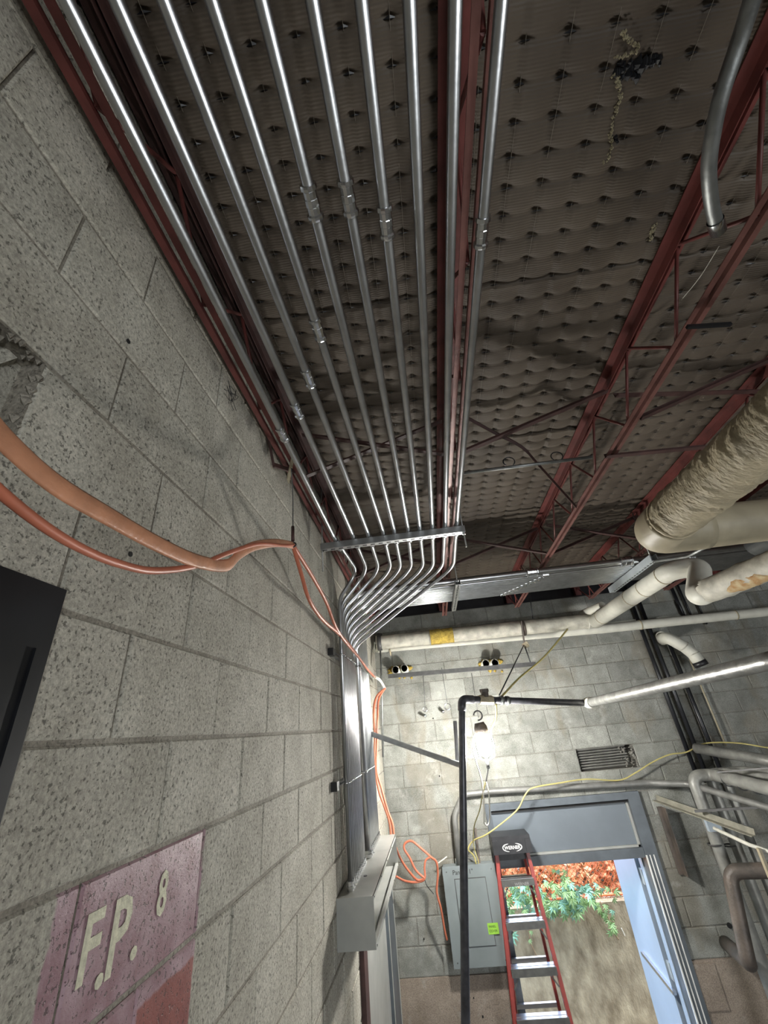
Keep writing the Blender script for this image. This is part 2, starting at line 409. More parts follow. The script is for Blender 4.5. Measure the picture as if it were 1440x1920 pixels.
mb = MB(); mb.box((LX, FARY - .012, FLOOR), (DX0, FARY + .02, ZF - 10 * PITCH)); mb.box((DX1, FARY - .012, FLOOR), (RX, FARY + .02, ZF - 10 * PITCH))
mb.build('concrete_base', M['base'], wall_far)
mb = MB(); pc = P(1322, 1850, y=FARY - .014); mb.box((pc.x - .13, FARY - .022, pc.z - .14), (pc.x + .13, FARY - .013, pc.z + .14)); mb.build('cement_patch', M['base'], wall_far)
mb = MB()
for (px, py, r_) in ((1367, 1735, .02), (905, 1905, .008), (795, 1760, .006), (824, 1455, .008), (812, 1347, .008), (888, 1870, .006)):
    p = P(px, py, y=FARY - .004); mb.tube([p, p + Vector((0, -.012, 0))], r_, 10)
mb.build('bolt_hole', M['ink'], wall_far)
# vent: recess with grille bars and broken mortar
ven = thing('wall_vent', 'broken rectangular vent opening with rusty horizontal bars in the far block wall above the door', 'vent', (V0, FARY, HOLE_V[2]))
mb = MB(); mb.box((V0 - .02, FARY + .16, HOLE_V[2] - .02), (V1 + .05, FARY + .17, HOLE_V[3] + .02)); mb.build('backing', M['dark_back'], ven)
for i in range(8):
    z = HOLE_V[2] + .02 + i * .024
    mb = MB(); mb.bar((V0 + .02, FARY + .05, z), (V1 - .04, FARY + .05, z + .004), .03, .006, (0, .5, 1)); mb.build('grille_bar', M['greypipe'], ven)
mb = MB()
for i in range(40):
    p = Vector((V1 + .02 - random.random() ** 2 * .16, FARY + random.uniform(.0, .06), HOLE_V[2] + random.random() * .19)); s = random.uniform(.006, .02)
    mb.add([p + Vector(q) * s for q in ((1, 0, 0), (-1, .2, 0), (0, 1, .1), (0, -.9, 0), (.1, 0, 1), (0, .1, -1))], [(0, 2, 4), (2, 1, 4), (1, 3, 4), (3, 0, 4), (2, 0, 5), (1, 2, 5), (3, 1, 5), (0, 3, 5)])
stuff(mb.build('rubble', M['mortar_f'], ven))

struct(MB().box((RX, BY, FLOOR), (RX + .2, FARY + .24, 1.75)).build('wall_right', M['mortar_f']))
slab('wall_back', M['mortar'], 'Y', BY - .2, BY, LX - .3, RX + .2, FLOOR, 1.75, [(.9, 3.9, -2.3, -.3)])
added_pane = struct(MB().box((.9, BY - .12, -2.3), (3.9, BY - .11, -.3)).build('added_fill_pane', M['whiteprint']))  # pane and opening made up behind the camera for the fill light
struct(MB().box((LX - .3, BY - .2, FLOOR - .15), (RX + .2, FARY + .3, FLOOR)).build('floor', M['floor']))
ceiling = struct(MB().box((LX - .3, BY - .2, 1.68), (RX + .2, FARY + .3, 1.75)).build('ceiling', M['deck']))
# dark steel bearing beam above the far wall
bb = thing('steel_beam', 'dark steel bearing beam lying on top of the far block wall', 'beam', (LX, FARY + .1, WTOP))
MB().box((LX - .2, FARY + .12, WTOP), (RX, FARY + .22, 1.68)).build('web_plate', M['black'], bb)
MB().box((LX - .2, FARY + .02, WTOP), (RX, FARY + .24, WTOP + .02)).build('lower_flange', M['black'], bb)

# quilted insulation: one panel per joist bay and length, dimpled by its row of pins
JX = [-.57 + .853 * i for i in range(8)]
SX, SY, PX0, PY0 = .118, .084, .470, .587
pins = MB()
bays = [(LX + .0, JX[0])] + [(JX[i], JX[i + 1]) for i in range(6)]
ylines = [PY0 + SY * (6 + 12 * n) for n in range(-2, 5)]
for bi, (xa, xb) in enumerate(bays[1:]):
    for yi in range(len(ylines) - 1):
        ya, yb = ylines[yi], min(ylines[yi + 1], FARY + .1)
        if yi == 0 and bi > 4: continue
        nx, ny = int((xb - xa) / SX * 10), int((yb - ya) / SY * 12)
        ph = RNG.rand(4) * 6.28
        gx = np.linspace(xa + .002, xb - .002, nx + 1); gy = np.linspace(ya, yb + .012, ny + 1)
        X, Y = np.meshgrid(gx, gy)
        u = (X - PX0) / SX; v = (Y - PY0) / SY
        row = np.abs(np.sin(math.pi * v)) ** .35
        colm = np.abs(np.sin(math.pi * u)) ** .8
        Z = 1.585 - .02 * Y - row * (.008 + .002 * colm) - .003 * colm
        du = u - np.round(u); dv = v - np.round(v)
        Z += .012 * np.exp(-(du / .20) ** 2 - ((dv + .03 + .25 * du ** 2 * 4) / .085) ** 2) + .008 * np.exp(-(du / .10) ** 2 - ((dv + .08) / .15) ** 2)
        fu = u - np.floor(u); Z += .008 * (fu - .5) * (1 + .5 * np.sin(np.floor(u) * 2.3 + Y * 3)) - .003 * np.exp(-(np.minimum(fu, 1 - fu) / .05) ** 2)
        Z += .006 * np.sin(X * 5.1 + ph[0]) * np.sin(Y * 4.3 + ph[1]) + .0025 * np.sin(X * 23 + ph[2] + 2 * np.sin(Y * 9)) * np.sin(Y * 31 + ph[3])
        Z += .0015 * (RNG.rand(*X.shape) - .5)
        Z += (.012 if yi % 2 else 0.0) * 0 - .008 * np.exp(-((Y - ya) / .02) ** 2) - .0008 * yi
        vs = np.stack([X.ravel(), Y.ravel(), Z.ravel()], 1)
        W = nx + 1
        fs = [(j * W + i, (j + 1) * W + i, (j + 1) * W + i + 1, j * W + i + 1) for j in range(ny) for i in range(nx)]
        me = bpy.data.meshes.new('insulation_panel'); me.from_pydata(vs.tolist(), [], fs); me.update()
        me.polygons.foreach_set('use_smooth', [True] * len(fs)); me.materials.append(M['insul'])
        o = bpy.data.objects.new('insulation_panel', me); COL.objects.link(o); o.parent = ceiling
for i in range(-9, 40):
    for j in range(-6, 56):
        x, y = PX0 + SX * i, PY0 + SY * j
        if not (LX < x < 4.5 and y < FARY): continue
        if min(abs(x - q) for q in JX) < .03: continue
        z = ZT(y) - .001
        w = random.uniform(.012, .022); q = random.uniform(-.003, .003)
        pins.add([(x - w, y + .002, z - .003), (x, y - .004 + q, z - .006), (x + w, y + .002, z - .003), (x, y + .004, z - .002), (x, y, z - .009)],
                 [(0, 1, 4), (1, 2, 4), (2, 3, 4), (3, 0, 4)])
pn = stuff(pins.build('insulation_pins', M['black'], ceiling))
threads = MB()
for i in range(-9, 36):
    x = PX0 + SX * i
    if LX < x < 4.4 and min(abs(x - q) for q in JX) > .05:
        threads.tube([(x, -.9 + .084 * q, ZT(-.9 + .084 * q) - .0115 + .003 * math.sin(q * 1.3 + i)) for q in range(72)], .0007, 3, cap=False)
stuff(threads.build('stitch_threads', mat('stitch thread', (.22, .19, .15), .7), ceiling))
# torn facing with yellowish wool showing
def ragged(name, pix, z, w, material, seed, dz=.012):
    rnd = random.Random(seed); mb = MB(); pts = smooth_path([P(a, b, z=z) for a, b in pix], 5)
    for i in range(len(pts) - 1):
        for k in range(3):
            p = pts[i].lerp(pts[i + 1], rnd.random()) + Vector((rnd.uniform(-w, w), rnd.uniform(-w, w) * .6, rnd.uniform(-dz, 0)))
            s = rnd.uniform(.3, 1.0) * w
            mb.add([p + Vector((rnd.uniform(.5, 1), 0, 0)) * s, p + Vector((-1, .2, .1)) * s, p + Vector((.1, rnd.uniform(.5, 1.4), 0)) * s, p + Vector((0, -1, .2)) * s, p + Vector((0, 0, -.7)) * s],
                   [(0, 2, 4), (2, 1, 4), (1, 3, 4), (3, 0, 4), (0, 3, 1, 2)])
    return stuff(mb.build(name, material, ceiling))
M['wool'] = mat('yellow brown wool', (.20, .17, .10), .9, 0, .3, 40, col2=(.42, .38, .25), bump=.5)
ragged('torn_wool', [(1163, 58), (1180, 75), (1195, 92), (1150, 108)], 1.565, .006, M['wool'], 2)
ragged('torn_wool', [(1150, 140), (1162, 160), (1160, 185), (1150, 215), (1143, 240), (1145, 262), (1140, 290), (1128, 305)], 1.562, .007, M['wool'], 3)
ragged('torn_wool', [(1228, 418), (1220, 432), (1218, 448)], 1.56, .009, M['wool'], 4)
ragged('torn_hole', [(1155, 128), (1190, 120), (1230, 112), (1170, 150)], 1.568, .02, M['black'], 5, .004)
ragged('torn_hole', [(1148, 245), (1150, 285)], 1.565, .010, M['black'], 6, .004)

# ------------------------------------------------------------------ roof joists
ZB = lambda y: 1.245 - .021 * y     # underside of the bottom chord
ZTC = lambda y: 1.518 - .021 * y    # underside of the top chord
def chord(parent, x, zf, y0, y1, up, leg=.034, gap=.012, name='chord_angle', m=None):
    for s in (-1, 1):
        t = .004; a = s * gap / 2
        if up > 0: pr = [(a, 0), (a + s * leg, 0), (a + s * leg, t), (a + s * t, t), (a + s * t, leg), (a, leg)]
        else: pr = [(a, leg), (a + s * leg, leg), (a + s * leg, leg - t), (a + s * t, leg - t), (a + s * t, 0), (a, 0)]
        if s < 0: pr = pr[::-1]
        mb = MB(); mb.prof((x, y0, zf(y0)), (x, y1, zf(y1)), [(-p[0], p[1]) for p in pr][::-1]); mb.build(name, m or M['red'], parent)
JLAB = ['red steel bar joist hugging the left block wall behind the first two conduits', 'red steel bar joist running above the two right-most overhead conduits',
        'red steel bar joist in the open ceiling, first one right of the conduit run', 'red steel bar joist passing just left of the big cream pipe',
        'red steel bar joist hidden above the big cream pipe', 'red steel bar joist second from the right, above the silver duct', 'rightmost red steel bar joist at the edge of the photo']
for i, x in enumerate(JX[:7]):
    if i == 0: x = -.553
    j = thing('bar_joist', JLAB[i], 'joist', (x, 0, 1.2))
    ys = -1.2 if i < 4 else .2
    chord(j, x, ZTC, ys, FARY + .16, -1, leg=.043, gap=.010, m=M['reddk'] if i == 0 else None)
    ye = 4.93
    chord(j, x, ZB, ys, ye, 1, leg=.020, gap=.018, name='bottom_chord_angle', m=M['red'] if i == 0 else M['red2'])
    y = ys + .1; up = True; st = .235; n = 0
    while y < ye - .02:
        y2 = min(y + st, ye); a, b = (ZB(y) + .012, ZTC(y2) + .015) if up else (ZTC(y) + .015, ZB(y2) + .012)
        MB().tube([(x, y, a), (x, y2, b)], .0068, 8).build('web_rod', M['red'], j)
        y = y2; up = not up
    MB().tube([(x, ye, ZB(ye) + .012), (x, FARY + .10, ZTC(FARY) + .01)], .0068, 8).build('end_web', M['red'], j)
    MB().tube([(x, ye - .15, ZB(ye) + .012), (x, ye + .05, ZTC(ye) + .01)], .0068, 8).build('end_web', M['red'], j)
    MB().box((x - .05, FARY + .02, ZTC(FARY) - .012), (x + .05, FARY + .14, ZTC(FARY) - .001)).build('bearing_seat', M['red'], j)
    MB().box((x - .035, FARY + .03, WTOP + .02), (x + .035, FARY + .10, ZTC(FARY) - .012)).build('seat_post', M['red'], j)

def angle_bar(label, a, b, leg=.03, m='reddk', name='bridging_angle', grp=None):
    mb = MB(); mb.prof(a, b, [(0, 0), (leg, 0), (leg, .003), (.003, .003), (.003, leg), (0, leg)][::-1])
    return tag(mb.build(name, M[m]), label, 'brace', grp)
bx = [('between the wall joist and the second joist', 0, 1), ('between the second and third joists', 1, 2), ('between the third and fourth joists', 2, 3)]
def jx(i): return JX[i]
for yy, wh in ((1.76, 'near'), (3.32, 'far')):
    for txt, i, k in bx:
        a0, a1 = jx(i) + .03, jx(k) - .03
        if i == 0: a0 = -.51
        if wh == 'near' and i == 1:
            pts = smooth_path([P(870, 780, z=1.5), P(925, 810, z=1.44), P(978, 838, z=1.36), P(1010, 872, z=1.28), P(1080, 950, z=1.19)], 4)
            tag(MB().tube(pts, .015, 4, upv=(0, 0, 1), flat=.5, smooth=False).build('bent_bridging_angle', M['reddk']), 'dark bent bridging angle sagging from the second joist down to the third', 'brace')
            angle_bar('near straight dark bridging angle rising ' + txt, (a0, yy, ZB(yy)), (a1 + .02, yy - .02, ZTC(yy) - .02)); continue
        if wh == 'near' and i == 2:
            angle_bar('level red bridging angle high up ' + txt, (a0, yy, ZTC(yy) - .04), P(1425, 738, z=1.45)); 
            angle_bar('near dark bridging angle rising ' + txt, (a0, 1.66, ZB(yy) - .01), (a1, 1.62, ZTC(yy) - .03)); continue
        angle_bar(wh + ' dark bridging angle falling ' + txt + ', crossing its pair', (a0, yy - .03, ZTC(yy) - .03), (a1, yy, ZB(yy) - .0), .026)
        angle_bar(wh + ' dark bridging angle rising ' + txt + ', crossing its pair', (a0, yy + .02, ZB(yy) - .0), (a1, yy + .02, ZTC(yy) - .03), .026)
# level rod with two wire hooks, and its brown continuation
lr = thing('hook_rod', 'thin level rod with two wire hooks hanging under the second and third joists', 'rod', (.30, 1.92, ZB(1.9)))
MB().tube([P(868, 887, z=1.185), P(1110, 857, z=1.185)], .009, 8).build('rod_bar', M['emt_old'], lr)
for px, py in ((955, 870), (1045, 860)):
    c = P(px, py, z=1.18); MB().tube([c + Vector((math.cos(t) * .030, -.004, .012 + math.sin(t) * .028)) for t in np.linspace(-2.6, 2.4, 12) + 1.6], .003, 6).build('wire_hook', M['black'], lr)
tag(MB().prof(P(1135, 860, z=1.19), P(1325, 842, z=1.19), [(0, 0), (.028, 0), (.028, .003), (.003, .003), (.003, .028), (0, .028)][::-1]).build('level_angle', M['reddk']),
    'level brown angle clipped under the third and fourth joists beside the big cream pipe', 'brace')
tag(MB().bar(P(1288, 613, z=1.19), P(1370, 608, z=1.19), .012, .012).build('short_bar', M['black']), 'short black bar lying across the bottom chord of the third joist', 'bar')
tag(MB().tube(smooth_path([P(1276, 564, z=1.355), P(1312, 520, z=1.30), P(1348, 462, z=1.25)], 5), .0012, 5).build('string', M['whitecord']), 'thin pale string hanging slanted beside the third joist', 'string')
# bracket sticking out of the left wall, and tangle of wire beside it
ba = P(498, 858, x=LX); 
tag(MB().bar(P(500, 805, x=-.585), P(513, 872, x=-.585), .010, .010).bar(P(513, 872, x=-.585), P(552, 884, x=-.545), .012, .02).build('wall_bracket', M['reddk']), 'small bent brown bracket on the left wall under the edge joist', 'bracket')
mb = MB(); rnd = random.Random(4)
for k in range(5):
    c = P(430, 745, x=-.596); mb.tube(smooth_path([c + Vector((rnd.uniform(.0, .02), rnd.uniform(-.05, .05), rnd.uniform(-.04, .05))) for _ in range(5)], 4), .001, 4)
tag(mb.build('loose_wire', M['black']), 'tangle of thin dark tie wire on the left wall near the edge joist', 'wire')

# ------------------------------------------------------------------ overhead conduits
zc = lambda y: 1.150 - .030 * y
near = [124, 218, 302, 397, 490, 585, 677, 767, 853, 940]
nx_ = [-.4054, -.3335, -.264, -.1939, -.1200, -.0434, .0317, .1061, .1782, .2521]
fx_ = [-.430, -.3228, -.2351, -.1489, -.0850, -.0060, .0600, .1320, .2050, .2716]
bxp = [670, 690, 712, 735, 753, 773, 795, 813, 830, 850]
byp = [1070, 1070, 1068, 1070, 1068, 1070, 1072, 1068, 1070, 1068]
coup = {0: (533, 808), 1: (553, 765), 2: (572, 707), 3: (590, 618), 4: (586, 383), 5: (651, 375), 6: (722, 420), 9: (908, 437)}
RC = .0136; BX = -.553; TRZ = -.727
SY0 = 2.32                                            # trapeze strut
def coupling(c, t, parent, r=RC, L=.075):
    t = Vector(t).normalized(); c = Vector(c)
    pr = [(-.5, 1.0), (-.5, 1.42), (-.44, 1.5), (-.36, 1.5), (-.32, 1.2), (-.12, 1.2), (-.1, 1.3), (.1, 1.3), (.12, 1.2), (.32, 1.2), (.36, 1.5), (.44, 1.5), (.5, 1.42), (.5, 1.0)]
    return MB().tube([c + t * L * a for a, _ in pr], [r * b for _, b in pr], 12, smooth=False).build('coupling', M['fitting'], parent)
def connector(c, t, parent, r=RC):
    t = Vector(t).normalized(); c = Vector(c)
    pr = [(0, 1.35), (.012, 1.35), (.013, 1.7), (.022, 1.7), (.023, 1.35), (.040, 1.35), (.042, 1.05)]
    return MB().tube([c + t * a for a, _ in pr], [r * b for _, b in pr], 10, smooth=False).build('connector', M['fitting'], parent)
for i in range(10):
    x1 = nx_[i] * zc(.18); y1 = .18; x2 = fx_[i] * zc(2.25); y2 = 2.25
    xf = lambda y: x1 + (x2 - x1) * (y - y1) / (y2 - y1)
    yb = 2.86 + .018 * i
    pb = P(bxp[i], byp[i], z=zc(2.9)); pb.y = yb
    Yi = 2.815 + .050 * i; z2 = .86 - .030 * i
    pth = [(xf(-1.0), -1.0, zc(-1.0)), (xf(2.25), 2.25, zc(2.25)), (pb.x, pb.y, zc(2.9)), (BX, Yi, z2), (BX, Yi, TRZ)]
    pts = [Vector(pth[0]), Vector(pth[1])] + fillet([pth[1], pth[2], pth[3], pth[4]], .16, 8)[1:]
    root = MB().tube(pts, RC, 14).build('steel_conduit', M['emt'])
    pos = ORD[i] + ' overhead galvanised conduit counted from the left wall' + (', coupling along its run' if i in coup else ', no coupling along it')
    tag(root, pos, 'conduit', 'overhead galvanised conduits on the hanging strut')
    if i in coup:
        c = P(*coup[i], z=zc(.9)); c = Vector((xf(c.y), c.y, zc(c.y))); coupling(c, (x2 - x1, y2 - y1, -.03 * (y2 - y1)), root)
    c = Vector((xf(SY0 + .10), SY0 + .10, zc(SY0 + .10))); coupling(c, (0, 1, -.03), root, L=.045)
    # strap at the strut
    c = Vector((xf(SY0), SY0, zc(SY0)))
    MB().tube([c + Vector((math.cos(a) * (RC + .002), 0, math.sin(a) * (RC + .002))) for a in np.linspace(-.9, math.pi + .9, 10)], [.003] * 10, 5).bar(c + Vector((.020, -.03, -.012)), c + Vector((.020, .03, -.012)), .004, .014).build('strap', M['fitting'], root)
    connector((BX, Yi, TRZ), (0, 0, 1), root)

def strut(name, label, a, b, up, parent=None, size=.041, slots=True, m='strut'):
    """slotted U channel; 'up' is the direction of its open side"""
    a = Vector(a); b = Vector(b); t = (b - a).normalized(); h = size / 2; w = .0028
    o = MB().prof(a, b, [(-h, -h), (h, -h), (h, h), (h - .009, h), (h - .009, h - w), (h - w, h - w), (h - w, -h + w), (-h + w, -h + w), (-h + w, h - w), (-h + .009, h - w), (-h + .009, h), (-h, h)][::-1], up).build(name, M[m], parent)
    if label: tag(o, label, 'strut')
    if slots:
        up = Vector(up); up = (up - t * up.dot(t)).normalized(); n = int((b - a).length / .05); mb = MB()
        for k in range(n):
            c = a + t * (.025 + .05 * k) - up * (h + .0004); mb.bar(c - t * .013, c + t * .013, .013, .0008, up)
        stuff(mb.build('slots', M['ink'], o))
    return o
zs = zc(SY0) - RC - .0215
tr = thing('trapeze_hanger', 'slotted steel strut trapeze hanging across under the ten overhead conduits', 'strut', (-.1, SY0, zs))
strut('cross_strut', None, (-.560, SY0, zs), (.338, SY0, zs), (0, 0, 1), tr)
for x, dn in ((-.553, .16), (.328, .115)):
    MB().tube([(x, SY0, zs - dn), (x, SY0, ZTC(SY0) + .02)], .0048, 8).build('threaded_rod', M['rod'], tr)
    MB().tube([(x, SY0, zs - .032), (x, SY0, zs - .022)], .011, 6, smooth=False).build('nut', M['fitting'], tr)

# ------------------------------------------------------------------ horizontal bank toward the right, turning down the left wall
zh = 1.055
bank = []
gp = 'conduits of the horizontal bank near the far wall'
def bankpipe(k, y, rr, label):
    pts = fillet([(4.6, y, zh + rr), (BX, y, zh + rr), (BX, y, TRZ)], .10, 8)
    o = MB().tube(pts, rr, 12).build('steel_conduit', M['emt']); tag(o, label, 'conduit', gp)
    connector((BX, y, TRZ), (0, 0, 1), o, rr); return o
o = bankpipe(0, 3.455, .028, 'thick galvanised conduit at the camera side of the horizontal bank')
for px in (998, 1182): coupling((P(px, 1075, y=3.455).x, 3.455, zh + .028), (1, 0, 0), o, .028, .10)
for k in range(11):
    y = 3.535 + .0455 * k
    o = bankpipe(k + 1, y, .0145, ORD[k] + ' thin conduit counted back from the thick one in the horizontal bank')
    coupling((1.02 - .03 * k + .1, y, zh + .0145), (1, 0, 0), o, .0145, .055)
    coupling((2.35 - .02 * k, y, zh + .0145), (1, 0, 0), o, .0145, .055)
strut('hanging_strut', 'slotted strut under the horizontal bank just right of the overhead conduits', (.345, 3.33, zh - .021), (.345, 4.22, zh - .021), (0, 0, 1))
strut('hanging_strut', 'pale slotted strut under the horizontal bank below the big cream pipe elbow', (1.90, 3.27, zh - .027), (1.90, 4.16, zh - .027), (0, 0, 1), size=.052, m='palestrut')
tag(MB().tube([(.345, 3.37, zh - .07), (.345, 3.37, ZTC(3.4))], .005, 8).build('threaded_rod', M['rod']), 'threaded rod holding the camera end of the hanging strut beside the overhead conduits', 'rod')
tag(MB().tube([(1.90, 3.31, zh - .07), (1.90, 3.31, ZTC(3.4))], .005, 8).build('threaded_rod', M['rod']), 'threaded rod holding the hanging strut below the cream pipe elbow', 'rod')

# wall struts with straps for the vertical bank
for zz, lab in ((.475, 'upper'), (-.245, 'lower')):
    w = strut('wall_strut', lab + ' slotted strut holding the vertical conduits off the left wall', (LX + .012, 2.71, zz), (LX + .012, 4.08, zz), (1, 0, 0), size=.024)
    for k in range(10):
        y = 2.815 + .050 * k
        MB().tube([Vector((BX + math.sin(a) * (RC + .002), y + math.cos(a) * (RC + .002), zz)) for a in np.linspace(-.5, math.pi + .5, 9)], .0058, 6).build('strap', M['fitting'], w)
    for k in range(11):
        y = 3.535 + .0455 * k
        MB().tube([Vector((BX + math.sin(a) * (RC + .003), y + math.cos(a) * (RC + .003), zz)) for a in np.linspace(-.5, math.pi + .5, 9)], .0058, 6).build('strap', M['fitting'], w)
    MB().tube([Vector((BX + math.sin(a) * .031, 3.455 + math.cos(a) * .031, zz)) for a in np.linspace(-.5, math.pi + .5, 11)], .005, 5).build('large_strap', M['fitting'], w)
    MB().box((LX, 2.655, zz - .022), (LX + .035, 2.72, zz + .022)).build('end_bracket', M['blackpl'], w)

# ------------------------------------------------------------------ wiring trough on the left wall
TY0, TY1, TX1, TZ0, TZ1 = 2.72, 4.07, -.418, -.925, -.727
tg = thing('wiring_trough', 'long grey sheet metal wiring trough on the left wall, conduits entering its top', 'electrical trough', (LX, TY0, TZ0))
t = .003
MB().box((LX, TY0, TZ1 - t), (TX1, TY1, TZ1)).build('top_plate', M['trough'], tg)
MB().box((LX, TY0, TZ0), (TX1, TY1, TZ0 + t)).build('bottom_plate', M['trough'], tg)
MB().box((LX, TY0, TZ0), (LX + t, TY1, TZ1)).build('back_plate', M['trough'], tg)
MB().box((LX, TY0 - t, TZ0), (TX1, TY0, TZ1)).build('end_plate', M['trough'], tg)
MB().box((LX, TY1, TZ0), (TX1, TY1 + t, TZ1)).build('end_plate', M['trough'], tg)
MB().box((TX1 - t, TY0, TZ1 - .018), (TX1, TY1, TZ1)).box((TX1 - .02, TY0, TZ1 - .02), (TX1, TY1, TZ1 - .018)).build('upper_lip', M['trough'], tg)
MB().box((TX1 - t, TY0, TZ0), (TX1, TY1, TZ0 + .018)).box((TX1 - .02, TY0, TZ0 + .018), (TX1, TY1, TZ0 + .02)).build('lower_lip', M['trough'], tg)
for k in range(5):
    y = TY0 + .02 + k * .32
    for z in (TZ0 + .009, TZ1 - .009):
        MB().tube([(TX1, y, z), (TX1 + .004, y, z)], .004, 8).build('screw', M['fitting'], tg)
for k in range(7):
    y = 3.25 + .11 * k; MB().tube([(LX + .03, y, TZ0 + .05), (LX + .06, y, TZ0 + .05)], .017, 8, smooth=False).build('bushing', M['strutdk'], tg)
c = P(685, 1642, z=TZ1 + .001); MB().tube([(c.x, c.y, TZ1 - .001), (c.x, c.y, TZ1 + .003)], .011, 10).build('knockout_plug', M['strutdk'], tg)

# grey door and frame in the left wall beyond the trough
d2 = struct(MB().box((LX - .002, 3.42, FLOOR), (LX + .006, 4.50, -1.06)).build('door_2', M['trough']))
MB().box((LX - .002, 4.50, FLOOR), (LX + .030, 4.93, -.98)).build('jamb_and_shade_strip', M['frame'], d2)
MB().box((LX - .002, 3.30, FLOOR), (LX + .028, 3.42, -1.0)).build('jamb_and_shade_strip', M['reddk'], d2)  # brown strip puts the dark shadow gap beside the door into colour
MB().box((LX - .002, 3.30, -1.06), (LX + .028, 4.93, -1.0)).build('door_head', M['frame'], d2)
for yy in (4.93, 4.505): MB().box((LX + .030, yy - .005, FLOOR), (LX + .036, yy + .005, -.98)).build('edge_bead', M['trough'], d2)

# ------------------------------------------------------------------ things on the near left wall
bp_ = thing('black_cabinet', 'black metal cabinet cover on the near left wall at the left edge', 'cabinet', (LX, .3, -.3))
MB().box((LX - .001, .10, -.40), (LX + .012, .625, .262)).build('cover', M['black'], bp_)
MB().box((LX + .012, .596, -.40), (LX + .016, .612, .16)).build('edge_strip', M['black'], bp_)
MB().tube([(LX + .006, .627, .06), (LX + .006, .627, -.40)], .004, 6).build('bright_edge', M['fitting'], bp_)
def to_mesh(name, cu):
    tmp = bpy.data.objects.new('tmp', cu); COL.objects.link(tmp)
    me = bpy.data.meshes.new_from_object(tmp.evaluated_get(bpy.context.evaluated_depsgraph_get())); bpy.data.objects.remove(tmp)
    me.materials.clear(); o = bpy.data.objects.new(name, me); COL.objects.link(o); return o
def text_on_left(body, y, z, size, name='painted_letter', wide=1.0):
    cu = bpy.data.curves.new(name, 'FONT'); cu.body = body; cu.size = size; cu.extrude = .0003; cu.offset = size * .022; cu.resolution_u = 2
    o = to_mesh(name, cu)
    o.matrix_world = Matrix(((0, 0, 1, LX + .0014), (wide, 0, 0, y), (0, 1, 0, z), (0, 0, 0, 1)))
    o.data.materials.append(M['paintw']); o.parent = wall_left; return o
text_on_left('F', .848, -.310, .122, wide=.85); text_on_left('.', .897, -.330, .12)
text_on_left('P', .918, -.327, .145, wide=.75); text_on_left('.', .985, -.327, .12)
text_on_left('8', 1.055, -.290, .10, wide=.70)
mb = MB()
for (px, py) in ((244, 1039), (315, 1016), (240, 390 + 250)):
    p = P(px, py, x=LX); mb.tube([p, p + Vector((.002, 0, 0))], .006, 8)
mb.build('drill_hole', M['ink'], wall_left)

# ------------------------------------------------------------------ orange cords
def cord(name, label, pts, r_, m, cat='cord', flat=1., upv=None, grp=None, n=6):
    return tag(MB().tube(smooth_path(pts, n), r_, 8, flat=flat, upv=upv).build(name, M[m]), label, cat, grp)
def L_(px, py, x): return P(px, py, x=x)
HK = P(549, 1022, x=-.47)
cord('extension_cord', 'wide flat faded orange cord in the left foreground, sagging to the hook', 
     [L_(-60, 735, -.40), L_(0, 815, -.40), L_(100, 905, -.405), L_(200, 966, -.41), L_(300, 1022, -.42), L_(370, 1052, -.43), L_(425, 1060, -.44), L_(450, 1038, -.45), L_(480, 1023, -.455), L_(520, 1018, -.465), HK], .0145, 'orange2', flat=.32, upv=(0, 0, 1), n=8)
cord('extension_cord', 'round orange cord in the left foreground, lower of the two, sagging to the hook',
     [L_(-60, 865, -.39), L_(0, 922, -.39), L_(80, 985, -.40), L_(150, 1027, -.41), L_(220, 1056, -.42), L_(290, 1070, -.43), L_(370, 1060, -.435), L_(430, 1036, -.44), L_(485, 1020, -.45), L_(530, 1023, -.46), HK], .0062, 'orange', n=8)
cord('extension_cord', 'orange cord dropping from the hook on its left loop and crossing the vertical conduits',
     [HK, L_(566, 1080, -.47), L_(580, 1125, -.47), L_(605, 1162, -.47), L_(635, 1188, -.47), L_(662, 1218, -.47), L_(685, 1250, -.465), L_(700, 1268, -.46)], .0085, 'orange', grp=None)
cord('extension_cord', 'orange cord dropping from the hook on its right loop towards the vertical conduits',
     [HK, L_(588, 1085, -.47), L_(612, 1130, -.47), L_(628, 1172, -.47), L_(645, 1200, -.465), L_(672, 1232, -.46), L_(690, 1256, -.455), L_(703, 1270, -.45)], .0085, 'orange')
cord('cord_plug_lead', 'pale end of the orange cord lit beside the vertical conduits', [L_(700, 1268, -.455), L_(712, 1275, -.46), L_(722, 1291, -.47)], .013, 'whitecord')
cord('extension_cord', 'orange cord hanging straight down beyond the vertical conduits, left strand', [P(722, 1291, y=4.5), P(707, 1305, y=4.4), P(701, 1330, y=4.3), P(703, 1380, y=4.3), P(703, 1430, y=4.3), P(710, 1480, y=4.3), P(722, 1515, y=4.3), P(731, 1545, y=4.3), P(735, 1600, y=4.3)], .011, 'orange')
cord('extension_cord', 'orange cord hanging straight down beyond the vertical conduits, right strand', [P(720, 1293, y=4.5), P(710, 1312, y=4.4), P(708, 1345, y=4.3), P(707, 1390, y=4.3), P(706, 1440, y=4.3), P(716, 1480, y=4.3), P(727, 1520, y=4.3), P(737, 1550, y=4.3), P(739, 1600, y=4.3)], .010, 'orange')
wl2 = [P(742, 1588, y=4.6), P(752, 1612, y=4.8), P(768, 1635, y=4.85), P(783, 1650, y=4.9), P(797, 1647, y=4.9)]
cord('extension_cord', 'orange cord slanting from the trough end to the knot on the far wall', wl2, .010, 'orange')
